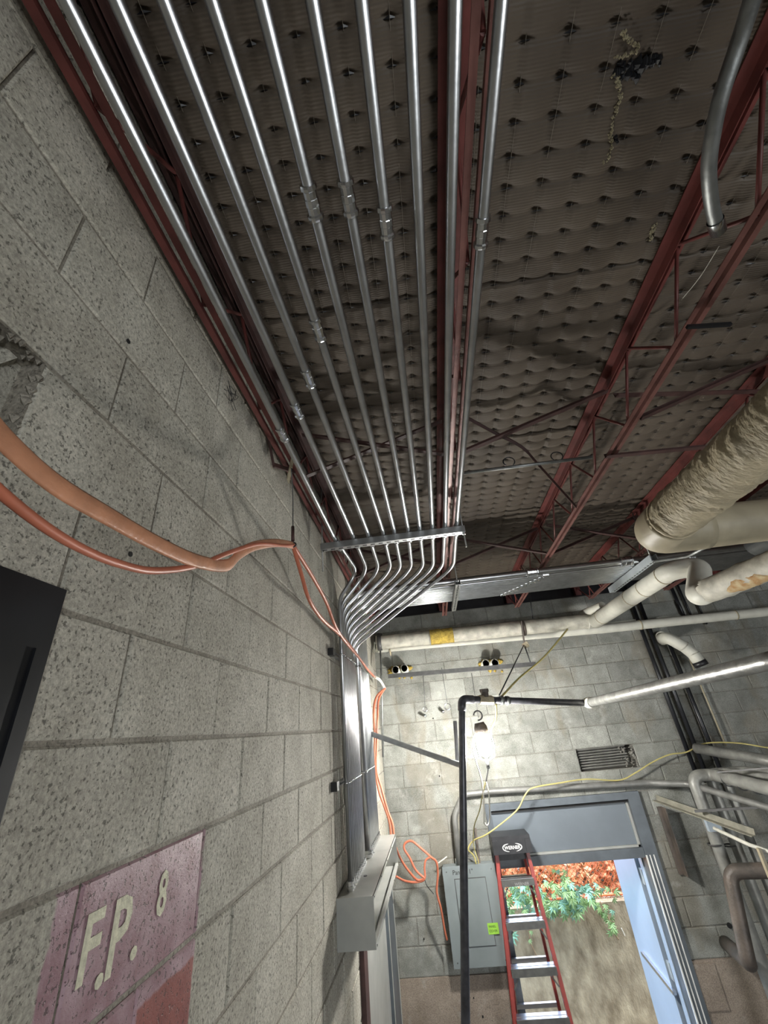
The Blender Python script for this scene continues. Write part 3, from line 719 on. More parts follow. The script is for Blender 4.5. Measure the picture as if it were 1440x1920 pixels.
cord('extension_cord', 'orange cord looped high on the far wall and dropping beside the grey panel',
     [P(797, 1647, y=4.9), P(780, 1632, y=4.9), P(768, 1608, y=4.9), P(758, 1592, y=4.9), P(760, 1581, y=4.9), P(772, 1577, y=4.9), P(790, 1591, y=4.9), P(808, 1607, y=4.9), P(818, 1616, y=4.92), P(821, 1640, y=4.95), P(819, 1672, y=4.97), P(827, 1705, y=5.0), P(833, 1740, y=5.05), P(838, 1762, y=5.08)], .010, 'orange')
cord('extension_cord', 'orange cord from under the trough rising in a short loop to the wall knot',
     [P(742, 1643, y=4.6), P(760, 1652, y=4.8), P(780, 1654, y=4.9), P(796, 1648, y=4.9), P(796, 1625, y=4.9), P(799, 1612, y=4.9), P(809, 1606, y=4.9)], .009, 'orange')
cord('tie_wire', 'thin black tie wire hanging from the orange cord knot', [P(796, 1647, y=4.9), P(800, 1660, y=4.9), P(808, 1670, y=4.95), P(813, 1676, y=5.0)], .003, 'black', 'wire')
hk = thing('cord_hook', 'brown wire hook hanging from the edge joist and holding the orange cords', 'hook', tuple(HK))
MB().tube(smooth_path([P(546, 878, x=-.50), P(549, 930, x=-.49), P(549, 990, x=-.48), HK + Vector((0, 0, .02))], 4), .003, 6).build('wire', M['rod'], hk)
MB().tube([P(549, 988, x=-.48), P(549, 1014, x=-.47)], .007, 8).build('sleeve', M['reddk'], hk)
MB().ring(HK, (0, 1, -.4), .013, .003).build('ring', M['black'], hk)
MB().bar(P(549, 858, x=-.52), P(540, 902, x=-.515), .006, .028, (0, 0, 1)).build('strap_end', M['canvas'], hk)

# ------------------------------------------------------------------ pipes along the far wall
PY = 4.86
def pipe(name, label, pts, r_, m, R=0, cat='pipe', seg=16, parent=None):
    o = MB().tube(fillet(pts, R, 8) if R else pts, r_, seg).build(name, M[m], parent)
    if label: tag(o, label, cat)
    return o
def lump_pipe(name, label, pts, r_, m, R=0, amp=.006, seg=28, step=.05, cat='pipe', seed=1):
    """wrapped insulation: a tube with creases and uneven swelling"""
    raw = fillet(pts, R, 10) if R else [Vector(p) for p in pts]; out = []
    for a, b in zip(raw, raw[1:]):
        n = max(1, int((b - a).length / step)); out += [a.lerp(b, k / n) for k in range(n)]
    out.append(raw[-1]); mb = MB(); mb.tube(out, r_, seg); rs = np.random.RandomState(seed)
    V = np.array([tuple(v) for v in mb.v]); C = np.repeat(np.array([tuple(p) for p in out]), seg, 0); D = V - C
    n = len(out); ang = np.tile(np.arange(seg) / seg * 6.283, n); s = np.repeat(np.arange(n), seg) * step
    w = sum(np.sin(ang * int(rs.randint(1, 6)) + s * rs.uniform(8, 60) + rs.rand() * 6) for _ in range(6)) / 6 + .7 * (rs.rand(n * seg) - .5)
    if amp > .004:   # short folds of the canvas running round the pipe
        fold = sum(np.exp(-((s + rs.uniform(-.02, .02) * np.sin(ang * 3 + q) - rs.uniform(0, s.max())) / .010) ** 2) * np.exp(-(np.angle(np.exp(1j * (ang - rs.uniform(0, 6.28)))) / .45) ** 2) for q in range(int(s.max() * 55)))
        w = w + 1.3 * np.minimum(fold, 1.3)
    V = C + D * (1 + (amp / r_) * w)[:, None]; mb.v = [tuple(v) for v in V]
    o = mb.build(name, M[m]); 
    if label: tag(o, label, cat)
    return o
def band(c, tdir, r_, w, m, parent, name='band'):
    tdir = Vector(tdir).normalized(); c = Vector(c)
    return MB().tube([c - tdir * w / 2, c + tdir * w / 2], r_, 18).build(name, M[m], parent)
a = P(706, 1206, y=PY); b = P(1118, 1163, y=PY)
mp = lump_pipe('insulated_pipe', 'dirty white insulated pipe along the top of the far wall with a torn yellow patch', [a, b], .078, 'dirtywrap', amp=.002)
fo = P(828, 1193, y=PY); yb_ = MB()
rs = np.random.RandomState(3); tp = [fo + Vector(((k - 6) * .022, 0, 0)) for k in range(13)]
yb_.tube(tp, [.081 + .006 * rs.rand() for _ in tp], 20); yb_.build('exposed_wool', M['foam'], mp)
band(P(806, 1196, y=PY), (1, 0, 0), .081, .02, 'greypipe', mp); band(P(712, 1206, y=PY), (1, 0, 0), .083, .05, 'strutdk', mp)
band(P(980, 1178, y=PY), (1, 0, 0), .084, .04, 'rustpipe', mp, 'hanger_clamp'); band(P(1100, 1166, y=PY), (1, 0, 0), .081, .012, 'white', mp)
p2 = lump_pipe('insulated_pipe', 'thinner pale insulated pipe behind and below the dirty one, running on to the right edge', [P(704, 1216, y=5.02), P(1130, 1179, y=5.02), P(1560, 1134, y=5.02)], .050, 'white', amp=.001, seed=4)
for px in (732, 1200, 1378): band(P(px, 1179 - (px - 1130) * .105, y=5.02), (1, 0, 0), .054, .014, 'canvas', p2)
tag(MB().tube([P(1092, 1152, y=4.95), P(1112, 1143, y=4.75), P(1130, 1136, y=4.6)], .045, 14).build('pipe_stub', M['white']), 'short white capped pipe stub above the far insulated pipe', 'pipe')
cl = P(982, 1200, y=PY - .09)
ch = thing('pipe_hanger', 'rusty clamp and wire hanger around the dirty insulated pipe', 'hanger', tuple(cl))
MB().bar(P(977, 1165, y=PY - .09), P(984, 1212, y=PY - .06), .035, .012).build('strap_plate', M['rustpipe'], ch)
MB().bar(P(983, 1205, y=PY - .06), P(989, 1214, y=PY - .06), .05, .05).build('clamp_block', M['canvas'], ch)
MB().tube([P(992, 1105, y=PY), P(999, 1160, y=PY)], .006, 6).build('upper_rod', M['black'], ch)
# white pipe rising toward the camera and its double bend
X1 = P(1116, 1165, y=4.80).x
A = P(1116, 1165, y=4.80); B = P(1262, 1076, x=X1)
wp = [A, B]
Bup = B + Vector((.0, -.13, .035)); C1 = Bup + Vector((.17, -.02, .0))
pA = A; pB = P(1258, 1070, y=3.35)
pC = P(1306, 1062, y=3.25); pD = P(1308, 1118, y=3.05); pE = P(1440, 1058, y=2.35); pF = P(1560, 1005, y=1.95)
wp_o = pipe('insulated_pipe', 'smooth white wrapped pipe climbing from the far wall pipe into an S bend', [pA, pB, pC + Vector((.03, 0, .0)), pD, P(1330, 1106, y=2.95)], .075, 'white', .12, seg=20)
for q, k in ((.12, .077), (.55, .077), (.72, .077), (.93, .078)): band(pA.lerp(pB, q), pB - pA, k, .010, 'canvas', wp_o)
lump_pipe('insulated_pipe', 'cracked white wrapped pipe continuing from the S bend to the right edge', [P(1326, 1108, y=2.97), P(1440, 1062, y=2.5), P(1600, 1000, y=2.0)], .077, 'dirtywrap', amp=.005, seed=8)
a0, b0 = P(1326, 1108, y=2.97), P(1440, 1062, y=2.5); ax_ = (b0 - a0).normalized()
dn = Vector((-.45, -.55, -.7)); dn = (dn - ax_ * dn.dot(ax_)).normalized(); sd = ax_.cross(dn); rs = random.Random(6); vs, fs = [], []
for k in range(17):
    wd_ = math.sin(math.pi * (k + .3) / 16.6) ** .6 * (.55 + .25 * rs.random())
    for q in range(9):
        a_ = wd_ * (q - 4) / 4; rr_ = .0815 + .003 * rs.random() if 0 < q < 8 else .076
        vs.append(a0.lerp(b0, .42 + .62 * k / 16) + dn * rr_ * math.cos(a_) + sd * rr_ * math.sin(a_))
for k in range(16):
    for q in range(8): fs.append((k * 9 + q, k * 9 + q + 1, (k + 1) * 9 + q + 1, (k + 1) * 9 + q))
tag(MB().add(vs, fs, True).build('rust_stained_patch', mat('rust stain', (.34, .17, .05), .8, 0, .3, 22, col2=(.52, .43, .26), bump=.5)), 'orange rust stained patch under the cracked white pipe wrap', 'pipe patch')

# big cream pipe
zb_ = .80
gx0 = P(1225, 985, z=zb_)
cp = thing('insulated_pipe', 'huge wrinkled cream canvas-wrapped pipe coming from the right edge to an elbow', 'pipe', tuple(gx0))
def lp(parent, name, *a, **k):
    o = lump_pipe(name, None, *a, **k); attach(o, parent); return o
Xc = P(1440, 812, z=zb_).x; Yc = P(1440, 974, z=zb_).y - .05
lp(cp, 'canvas_wrap', [(Xc, -.6, zb_), (Xc, Yc - .12, zb_)], .112, 'canvas', amp=.0055, step=.008, seg=72)
lp(cp, 'elbow_wrap', fillet([(Xc, Yc - .14, zb_), (Xc, Yc + .05, zb_), (Xc + .25, Yc + .05, zb_)], .15, 10), .114, 'canvas2', amp=.0015, step=.03, seg=32)
lp(cp, 'branch_wrap', [(Xc + .2, Yc + .05, zb_), (4.2, Yc + .05, zb_)], .110, 'canvas2', amp=.0015, seg=28)
band((Xc, Yc - .15, zb_), (0, 1, 0), .118, .012, 'canvas', cp)
pipe('conduit', 'thin dull conduit curving under the cream pipe elbow', [P(1228, 1052, y=3.25), P(1290, 1043, y=2.9), P(1330, 1022, y=2.6)], .012, 'emt_old', .2, 'conduit', 10)
pipe('silver_duct', 'silver metal pipe running between the cream pipe and the right joist', [(2.62, .6, 1.02), (2.62, 3.2, 1.0)], .085, 'emt', seg=22)

# small items on the far wall: threaded bar, wires, foam stubs
YB = 4.62
hb = thing('hanging_bar', 'thin dark level bar hung across the far wall below the insulated pipe', 'bar', tuple(P(860, 1256, y=YB)))
MB().bar(P(728, 1268, y=YB), P(1004, 1245, y=YB), .04, .04).build('bar', M['strutdk'], hb)
for (a_, b_) in (((793, 1262), (797, 1324)), ((828, 1252), (838, 1316)), ((884, 1262), (897, 1346))):
    MB().tube([P(*a_, y=YB), P(*b_, y=YB)], .0032, 6).build('wire', M['strutdk'], hb)
MB().ring(P(797, 1330, y=YB), (0, 1, 0), .022, .005).build('eye', M['fitting'], hb)
MB().ring(P(839, 1325, y=YB), (0, 1, 0), .030, .006).build('eye', M['fitting'], hb)
MB().tube([P(984, 1212, y=YB), P(996, 1246, y=YB)], .006, 6).tube([P(982, 1210, y=YB), P(936, 1304, y=3.95)], .006, 6).build('stay_rod', M['black'], hb)
for (pl, lab) in ((((742, 1256), (758, 1253)), 'left'), (((911, 1244), (928, 1243)), 'right')):
    st_ = thing('pipe_sleeves', lab + ' pair of pipe stubs in yellow foam poking out of the far wall', 'pipe sleeve', tuple(P(*pl[0], y=FARY)))
    mb = MB(); rs = random.Random(9)
    for q in range(26):
        c = P((pl[0][0] + pl[1][0]) / 2 + rs.uniform(-24, 22), pl[0][1] + 5 + rs.uniform(-10, 10), y=FARY - .02); s = rs.uniform(.015, .035)
        mb.add([c + Vector(w) * s for w in ((1, 0, 0), (-1, .2, 0), (0, 1, .1), (0, -.9, 0), (.1, 0, 1), (0, .1, -1))], [(0, 2, 4), (2, 1, 4), (1, 3, 4), (3, 0, 4), (2, 0, 5), (1, 2, 5), (3, 1, 5), (0, 3, 5)], True)
    stuff(mb.build('foam_collar', M['foam'], st_))
    for k, q in enumerate(pl):
        c = P(*q, y=FARY - .17); e = Vector((c.x, FARY, c.z))
        MB().tube([e, c, c + Vector((0, 0, 0)), c + Vector((0, .04, 0))], [.045, .045, .036, .034], 16, cap=False).build('sleeve', M['white'], st_)
        MB().tube([c + Vector((0, .006, 0)), c + Vector((0, .02, 0))], .036, 14).build('sleeve_end', M['orange'] if (lab == 'left' and k == 1) else (M['whiteprint'] if lab == 'right' and k == 0 else M['canvas']), st_)
for (px, py, dx, dz, lab) in ((797, 1342, -.04, .02, 'left'), (831, 1334, -.03, .04, 'right')):
    c = P(px, py, y=FARY - .14); tag(MB().tube([(c.x, FARY, c.z), c, c + Vector((0, .02, 0))], [.016, .016, .010], 12, cap=False).build('anchor_stub', M['fitting']), lab + ' small steel anchor stub on the far wall under the hanging wires', 'anchor')

# ------------------------------------------------------------------ black iron pipe, its post and the long grey pipe
bpipe = thing('iron_pipe', 'black iron pipe rising as a leaning post then turning right at an elbow', 'pipe', (P(873, 1919, y=3.6)))
top = P(866, 1311, y=3.8); bot = P(873, 1919, y=3.6); bot2 = top + (bot - top) * ((FLOOR - top.z) / (bot.z - top.z))
hr = P(1102, 1318, y=4.2)
MB().tube(fillet([bot2, top, top.lerp(hr, .25)], .045, 8), .0275, 16).tube([top.lerp(hr, .12), hr], .0265, 14).build('pipe_run', M['blackp'], bpipe)
MB().tube(fillet([top + (bot - top).normalized() * .09, top, top + (hr - top).normalized() * .10], .05, 8), .034, 16).build('elbow', M['blackp'], bpipe)
vl = thing('pipe_valve', 'rusty brown tee valve on the black horizontal pipe', 'valve', tuple(P(909, 1306, y=3.85)))
c = top.lerp(hr, .18)
MB().tube([c - (hr - top).normalized() * .06, c + (hr - top).normalized() * .06], .036, 12, smooth=False).build('valve_body', M['canvas'], vl)
MB().tube([c, c + Vector((0, 0, .075))], .032, 8, smooth=False).tube([c + Vector((0, 0, .06)), c + Vector((0, 0, .085))], .038, 6, smooth=False).build('bonnet', M['rustpipe'], vl)
for q in (.30, .345, .985): MB().tube([top.lerp(hr, q - .012), top.lerp(hr, q + .012)], .036, 12).build('union_ring', M['emt_old'], bpipe)
c = P(866, 1426, y=3.77); MB().tube([c, c + Vector((.035, -.02, 0))], .012, 8).build('bolt', M['emt_old'], bpipe)
lg = MB().tube([hr, P(1108, 1317, y=4.15), P(1440, 1240, y=1.95), P(1520, 1222, y=1.7)], .036, 20).build('long_pipe', M['greypipe'])
tag(lg, 'long dull grey pipe from the right edge to the end of the black pipe', 'pipe')
M['greypipe2'] = mat('worn grey metal pipe', (.24, .24, .225), .38, .45, .3, 14, bump=.3, bscale=40); lg.data.materials.clear(); lg.data.materials.append(M['greypipe2'])
MB().tube([P(1102, 1318, y=4.19), P(1110, 1317, y=4.13)], .045, 16).build('end_collar', M['white'], lg)
# brace
strut('brace_strut', 'diagonal galvanised strut brace from the left wall to the black pipe post', P(696, 1376, y=3.95), P(862, 1434, y=3.82), (0, 0, 1), size=.036, slots=False)
strut('short_strut', 'short upright strut piece just left of the black pipe post', P(853, 1352, y=3.92), P(858, 1432, y=3.88), (0, 1, 0), size=.03, slots=False)
cr = thing('corner_pipe', 'thin old conduit in the corner beyond the vertical conduits', 'conduit', tuple(P(712, 1200, y=4.95)))
MB().tube([P(712, 1188, y=4.95), P(713, 1212, y=4.95)], .03, 10).build('black_cap', M['strutdk'], cr)
MB().tube([P(713, 1212, y=4.95), P(716, 1300, y=4.95), P(718, 1420, y=4.95)], .010, 8).build('tube', M['emt_old'], cr)

# ------------------------------------------------------------------ work light
wk = thing('work_light', 'glaring hand lamp hung by its hook in front of the far wall', 'lamp', tuple(LAMP))
sp = []
for k in range(9):
    a_ = math.pi * k / 8; sp.append((LAMP + Vector((0, 0, .095 - .19 * k / 8)), max(.006, .062 * math.sin(a_) ** .5)))
MB().tube([p for p, _ in sp], [r_ for _, r_ in sp], 16).build('bulb', M['bulb'], wk)
hk0 = P(897, 1392, y=4.0)
base_ = LAMP + Vector((-.01, 0, .165))
MB().tube([LAMP + Vector((0, 0, .075)), LAMP + Vector((-.006, 0, .13)), base_], [.058, .055, .040], 12).build('lamp_head', M['rustpipe'], wk)
MB().tube([base_ + Vector((math.sin(a_) * .036 + .0, 0, .055 - math.cos(a_) * .036)) for a_ in np.linspace(-.2, 4.6, 14)], .006, 6).build('hook', M['strutdk'], wk)
for k in range(8):
    a_ = k * math.pi / 4; u = Vector((math.cos(a_), math.sin(a_), 0))
    MB().tube([LAMP + u * .07 + Vector((0, 0, .09)), LAMP + u * .080, LAMP + u * .07 + Vector((0, 0, -.09)), LAMP + Vector((0, 0, -.125))], .0013, 4).build('cage_wire', M['whitecord'], wk)
MB().tube([LAMP + Vector((0, 0, -.12)), LAMP + Vector((0, 0, -.17))], .014, 8).build('lower_cap', M['strutdk'], wk)
cord('lamp_cord', 'grey cord hanging straight under the work light', [LAMP + Vector((0, 0, -.16)), P(914, 1448, y=4.0), P(911, 1466, y=4.0)], .006, 'strutdk')
cord('lamp_cord', 'white cord looping down right of the pair under the work light', [P(911, 1464, y=4.0), P(916, 1485, y=4.0), P(918, 1515, y=4.02), P(918, 1540, y=4.05), P(913, 1548, y=4.05), P(909, 1543, y=4.05)], .0055, 'whitecord')
cord('lamp_cord', 'pale yellow cord slanting down left of the pair under the work light', [P(911, 1464, y=4.0), P(905, 1490, y=4.1), P(899, 1520, y=4.5), P(889, 1550, y=4.9), P(888, 1585, y=5.1), P(897, 1615, y=5.12), P(895, 1628, y=5.12)], .0045, 'yellow')
cord('lamp_cord', 'white cord bowing out at the left side of the glaring lamp', [P(897, 1365, y=4.0), P(887, 1385, y=4.0), P(887, 1405, y=3.98), P(893, 1430, y=3.98), P(902, 1460, y=4.0), P(907, 1500, y=4.02), P(908, 1545, y=4.05)], .006, 'whitecord')
cord('lamp_cord', 'yellow cord rising from the lamp to the black pipe', [P(921, 1380, y=4.0), P(922, 1365, y=3.98), P(930, 1345, y=3.95), P(930, 1320, y=3.9)], .008, 'yellow')
cord('supply_cord', 'yellow cord slanting from the black pipe up to the insulated pipe', [P(935, 1312, y=3.9), P(950, 1296, y=4.1), P(975, 1270, y=4.4), P(1020, 1232, y=4.6), P(1064, 1180, y=4.8)], .009, 'yellow')
cord('supply_cord', 'long yellow cord draped over the transom and vent to the right edge', [P(1560, 1420, y=4.6), P(1440, 1402, y=4.8), P(1380, 1393, y=4.95), P(1322, 1394, y=5.05), P(1288, 1410, y=5.08), P(1255, 1415, y=5.1), P(1222, 1430, y=5.1), P(1190, 1450, y=5.1), P(1160, 1463, y=5.1), P(1100, 1461, y=5.05), P(1050, 1468, y=5.0), P(1000, 1477, y=4.95), P(985, 1490, y=4.95), P(970, 1518, y=4.95), P(938, 1546, y=4.97), P(910, 1566, y=5.0), P(888, 1576, y=5.08), P(878, 1592, y=5.1), P(888, 1604, y=5.12), P(893, 1620, y=5.12)], .0065, 'yellow')

# ------------------------------------------------------------------ conduit above door, electrical panel
PYF = 5.07
pipe('conduit', 'old grey conduit bending out of the panel and over the door transom', [P(862, 1627, y=5.12), P(852, 1530, y=5.12), P(868, 1490, y=5.13), P(915, 1484, y=5.13), P(1060, 1476, y=5.13), P(1215, 1468, y=5.13), P(1290, 1470, y=4.95), P(1440, 1514, y=4.3), P(1520, 1540, y=4.0)], .028, 'greypipe3', .12, 'conduit')
pa = P(831, 1634, y=PYF); pd = P(948, 1812, y=PYF); px0, px1 = pa.x, .385; pz1, pz0 = P(880, 1624, y=PYF).z, P(900, 1812, y=PYF).z
ep = thing('electrical_panel', 'grey electrical panel box on the far wall between the post and the door', 'electrical panel', (px0, FARY, pz0))
MB().box((px0, PYF + .008, pz0), (px1, FARY - .001, pz1)).build('box', M['panelg'], ep)
MB().box((px0 - .008, PYF, pz0 - .008), (px1 + .008, PYF + .008, pz1 + .008)).build('cover', M['panelg'], ep)
dx0, dx1, dz0, dz1 = px0 + .10, px1 - .10, pz0 + .13, pz1 - .09
MB().box((dx0, PYF - .008, dz0), (dx1, PYF, dz1)).build('door', M['panelg'], ep)
MB().box((dx0 - .006, PYF - .003, dz0 - .006), (dx1 + .006, PYF - .0005, dz1 + .006)).build('door_gap', M['strutdk'], ep)
MB().box((dx0 + .01, PYF - .018, (dz0 + dz1) / 2 - .03), (dx0 + .035, PYF - .008, (dz0 + dz1) / 2 + .03)).build('latch', M['fitting'], ep)
MB().box((.24, PYF - .0095, pz0 + .20), (.335, PYF - .008, pz0 + .275)).build('sticker', M['green'], ep)
def text_on_far(body, x, z, y, size, m, parent, name='lettering', extr=.0004, bold=0):
    cu = bpy.data.curves.new(name, 'FONT'); cu.body = body; cu.size = size; cu.extrude = extr; cu.offset = bold; cu.resolution_u = 2
    o = to_mesh(name, cu); o.data.materials.append(m)
    o.matrix_world = Matrix(((1, 0, 0, x), (0, 0, -1, y), (0, 1, 0, z), (0, 0, 0, 1)))
    if parent:
        o.parent = parent; o.matrix_parent_inverse = Matrix.Translation(-Vector(parent['_base'])) if '_base' in parent else Matrix.Identity(4)
    return o
text_on_far('Panel  "1"', px0 + .085, pz1 - .055, PYF - .001, .05, M['ink'], ep)
text_on_far('PANEL', .25, pz0 + .245, PYF - .0105, .022, M['ink'], ep); text_on_far('COVER', .25, pz0 + .215, PYF - .0105, .022, M['ink'], ep)
for x in (px0 + .03, px1 - .03):
    for z in (pz0 + .03, pz1 - .03): MB().tube([(x, PYF, z), (x, PYF - .004, z)], .005, 8).build('screw', M['fitting'], ep)
for dx in (.14, .19): MB().tube([(px0 + dx, FARY - .05, pz1 + .004), (px0 + dx, FARY - .05, pz1 + .05)], .014, 10).build('cable_connector', M['fitting'], ep)
tag(MB().bar(P(891, 1552, y=5.15), P(900, 1624, y=5.15), .02, .02).build('stub_conduit', M['rustpipe']), 'short dark upright stub above the right side of the grey panel', 'conduit')
tag(MB().bar(P(822, 1618, y=5.1), P(838, 1606, y=5.1), .008, .008).build('cable_tie', M['whitecord']), 'white cable tie end sticking out above the panel corner', 'cable tie')

# ------------------------------------------------------------------ door with transom
OZT = -1.262      # head of the opening
OX1 = 1.815
dr = struct(MB().box((DX0, FARY - .03, DZT - .06), (DX1, FARY + .16, DZT)).box((DX0, FARY - .03, FLOOR), (DX0 + .055, FARY + .16, DZT - .06)).box((DX1 - .115, FARY - .03, FLOOR), (DX1, FARY + .16, DZT - .06)).build('door_1', M['frame']))
MB().box((DX0 + .055, FARY - .02, OZT - .0), (DX1 - .115, FARY + .15, OZT + .075)).build('transom_bar', M['frame'], dr)
MB().box((DX0 + .055, FARY + .035, OZT + .075), (DX1 - .115, FARY + .05, DZT - .06)).build('transom_panel', M['greydoor'], dr)
MB().box((DX0 + .055, FARY + .015, OZT + .075), (DX1 - .115, FARY + .035, OZT + .092)).box((DX1 - .135, FARY + .015, OZT + .075), (DX1 - .115, FARY + .035, DZT - .06)).build('glazing_bead', M['trough'], dr)
MB().box((DX0 + .055, FARY + .0, DZT - .085), (DX1 - .115, FARY + .035, DZT - .06)).build('head_stop', M['ink'], dr)
for k, (o_, w) in enumerate(((.0, .012), (.035, .008), (.07, .01))):
    MB().box((DX1 - .115 + o_, FARY - .042 + .004 * k, FLOOR), (DX1 - .115 + o_ + w, FARY - .03, OZT + .02)).build('jamb_glint', M['whiteprint'], dr)  # white strips put in for daylight caught on the jamb edges
MB().box((DX1 - .125, FARY + .08, FLOOR), (DX1 - .114, FARY + .16, OZT)).build('jamb_stop', M['leaf'], dr)
lf = thing('door_leaf', 'pale blue steel door leaf swung open outside the doorway', 'door', (1.80, 5.4, FLOOR))
MB().box((1.785, 5.42, FLOOR + .01), (1.825, 6.10, OZT + .02)).build('slab', M['leaf'], lf)
MB().bar(P(1205, 1787, x=1.775), P(1265, 1862, x=1.775), .03, .03).build('closer_arm', M['alu'], lf)
for z in (-1.45, -2.1, -2.9): MB().box((1.80, FARY + .16, z - .06), (1.815, 5.43, z + .06)).build('hinge', M['trough'], lf)

# ladder in the doorway
ld = thing('step_ladder', 'red fibreglass step ladder with aluminium treads and black top standing in the doorway', 'ladder', (.55, 4.95, FLOOR))
tz = P(955, 1585, y=5.0).z
TL, TR = P(932, 1592, y=5.0), P(985, 1592, y=5.0)
BL, BR = P(968, 1919, y=4.92), P(1068, 1919, y=4.92)
def rail(a, b, n, w=.055, dpt=.026, parent=ld, name='front_rail'):
    dd = b - a; e = a + dd * ((FLOOR - a.z) / dd.z)
    mb = MB(); s = n
    mb.prof(a, e, [(0, -w / 2), (s * .004, -w / 2), (s * .004, w / 2), (0, w / 2)] if s > 0 else [(0, w / 2), (s * .004, w / 2), (s * .004, -w / 2), (0, -w / 2)], (0, 1, 0))
    mb.bar(a + Vector((s * dpt / 2 * -1, -w / 2, 0)), e + Vector((s * dpt / 2 * -1, -w / 2, 0)), dpt, .004, (0, 1, 0))
    mb.bar(a + Vector((s * dpt / 2 * -1, w / 2, 0)), e + Vector((s * dpt / 2 * -1, w / 2, 0)), dpt, .004, (0, 1, 0))
    mb.bar(a + Vector((s * .002, 0, 0)), e + Vector((s * .002, 0, 0)), .004, w, (0, 1, 0))
    return mb.build(name, M['fiber'], parent)
rail(TL, BL, 1); rail(TR, BR, -1)
OF = Vector((0, .115, 0))
rail(TL + OF + Vector((.02, 0, 0)), BL + OF + Vector((.035, .10, 0)), 1, .04, .02, name='rear_rail'); rail(TR + OF + Vector((-.02, 0, 0)), BR + OF + Vector((-.035, .10, 0)), -1, .04, .02, name='rear_rail')
for k in range(8):
    z = -1.285 - .281 * k
    s_ = (z - TL.z) / (BL.z - TL.z); l, r_ = TL.lerp(BL, s_), TR.lerp(BR, s_)
    if z < FLOOR + .05: break
    y0 = l.y
    MB().box((l.x, y0 - .045, z - .002), (r_.x, y0 + .045, z + .003)).box((l.x, y0 - .047, z + .003), (r_.x, y0 - .04, z + .006)).box((l.x, y0 - .005, z + .003), (r_.x, y0 + .003, z + .005)).build('tread', M['alu'], ld)
    MB().box((l.x, y0 - .050, z - .046), (r_.x, y0 - .045, z + .002)).build('tread_front', M['greylabel'], ld)
    for sx, q in ((1, l), (-1, r_)):
        MB().bar((q.x + sx * .004, y0 - .03, z - .12), (q.x + sx * .05, y0 - .03, z - .055), .012, .004, (0, 1, 0)).build('gusset', M['greylabel'], ld)
    yr = y0 + .115 + .10 * s_
    MB().box((l.x + .03, yr - .014, z - .040), (r_.x - .03, yr + .014, z - .012)).build('rear_rung', M['alu'], ld)
    if k == 0: text_on_far('WERNER', l.x + .115, z - .042, y0 - .0505, .032, M['greytext'], ld)
tx0, tx1 = P(919, 1565, y=4.97).x, P(990, 1565, y=4.97).x
zt0, zt1 = P(955, 1600, y=4.93).z, P(955, 1566, y=4.93).z
MB().box((tx0, 4.90, zt1 - .028), (tx1, 5.14, zt1)).build('top_cap', M['blackpl'], ld)
MB().box((tx0, 4.90, zt0), (tx1, 4.912, zt1 - .028)).build('cap_front', M['blackpl'], ld)
for x0_, x1_ in ((tx0, tx0 + .05), (tx1 - .05, tx1)): MB().box((x0_, 4.895, zt0 - .0), (x1_, 5.14, zt1 - .028)).build('cap_side', M['blackpl'], ld)
MB().box((tx0 + .05, 5.02, zt0 - .07), (tx1 - .05, 5.03, zt0 + .02)).build('cap_shield', M['blackpl'], ld)
text_on_far('WERNER', tx0 + .105, zt0 + .035, 4.8995, .036, M['whiteprint'], ld, bold=.0006)
cxm, czm = (tx0 + tx1) / 2, zt0 + .047
for s_ in (-1, 1):
    MB().tube([(cxm + s_ * .075 * math.cos(a_) + s_ * .012, 4.8985, czm + .030 * math.sin(a_)) for a_ in np.linspace(-1.3, 1.3, 11)], [.001, .003, .004, .0045, .005, .005, .005, .0045, .004, .003, .001], 6).build('logo_arc', M['whiteprint'], ld)

# ------------------------------------------------------------------ outside
WY = 7.0; WZ = P(1100, 1694, y=WY).z
rw = tag(MB().box((-2.5, WY, FLOOR - .5), (6, WY + .3, WZ)).build('retaining_wall', M['outwall']), 'weathered brown concrete retaining wall outside the doorway', 'wall')
struct(MB().box((-4, FARY + .3, FLOOR - .25), (8, WY + 8, FLOOR - .05)).build('ground', M['grass']))
struct(MB().box((-4, WY + .3, FLOOR), (8, WY + 8, WZ - .03)).build('upper_ground', M['grass']))  # higher ground behind the retaining wall
fn = thing('chain_link_fence', 'orange chain link fence standing on the retaining wall outside the doorway', 'fence', (1.2, WY + .1, WZ))
mb = MB(); s = .06; X0, X1_ = -.2, 3.2; H = 1.0
n = int((X1_ - X0 + H) / s)
for k in range(n):
    for sg in (1, -1):
        xs = X0 - H + k * s if sg > 0 else X0 + k * s
        a_ = Vector((xs, WY + .12, WZ)); b_ = Vector((xs + sg * H, WY + .12, WZ + H))
        if max(a_.x, b_.x) < X0 or min(a_.x, b_.x) > X1_: continue
        mb.bar(a_, b_, .005, .005)
stuff(mb.build('mesh_wire', M['netting'], fn))
MB().tube([(X0, WY + .12, WZ + .03), (X1_, WY + .12, WZ + .03)], .012, 8).build('bottom_wire', M['netting'], fn)
def leaf_cloud(name, label, n, box, size, m, seed):
    rs = np.random.RandomState(seed); mb = MB(); (x0, x1), (y0, y1), (z0, z1) = box
    for k in range(n):
        c = Vector((rs.uniform(x0, x1), rs.uniform(y0, y1), rs.uniform(z0, z1))); u = Vector(rs.normal(size=3)).normalized(); w = u.orthogonal().normalized(); s_ = size * rs.uniform(.5, 1.2)
        mb.add([c - u * s_, c + w * s_ * .5, c + u * s_, c - w * s_ * .5], [(0, 1, 2, 3)])
    o = stuff(mb.build(name, m)); o['label'] = label; o['category'] = 'foliage'; return o
leaf_cloud('autumn_leaves', 'red and orange autumn foliage behind the fence', 9000, ((-.5, 4.2), (WY + .35, WY + 1.4), (WZ - .05, WZ + .75)), .06, M['autumn'], 1)
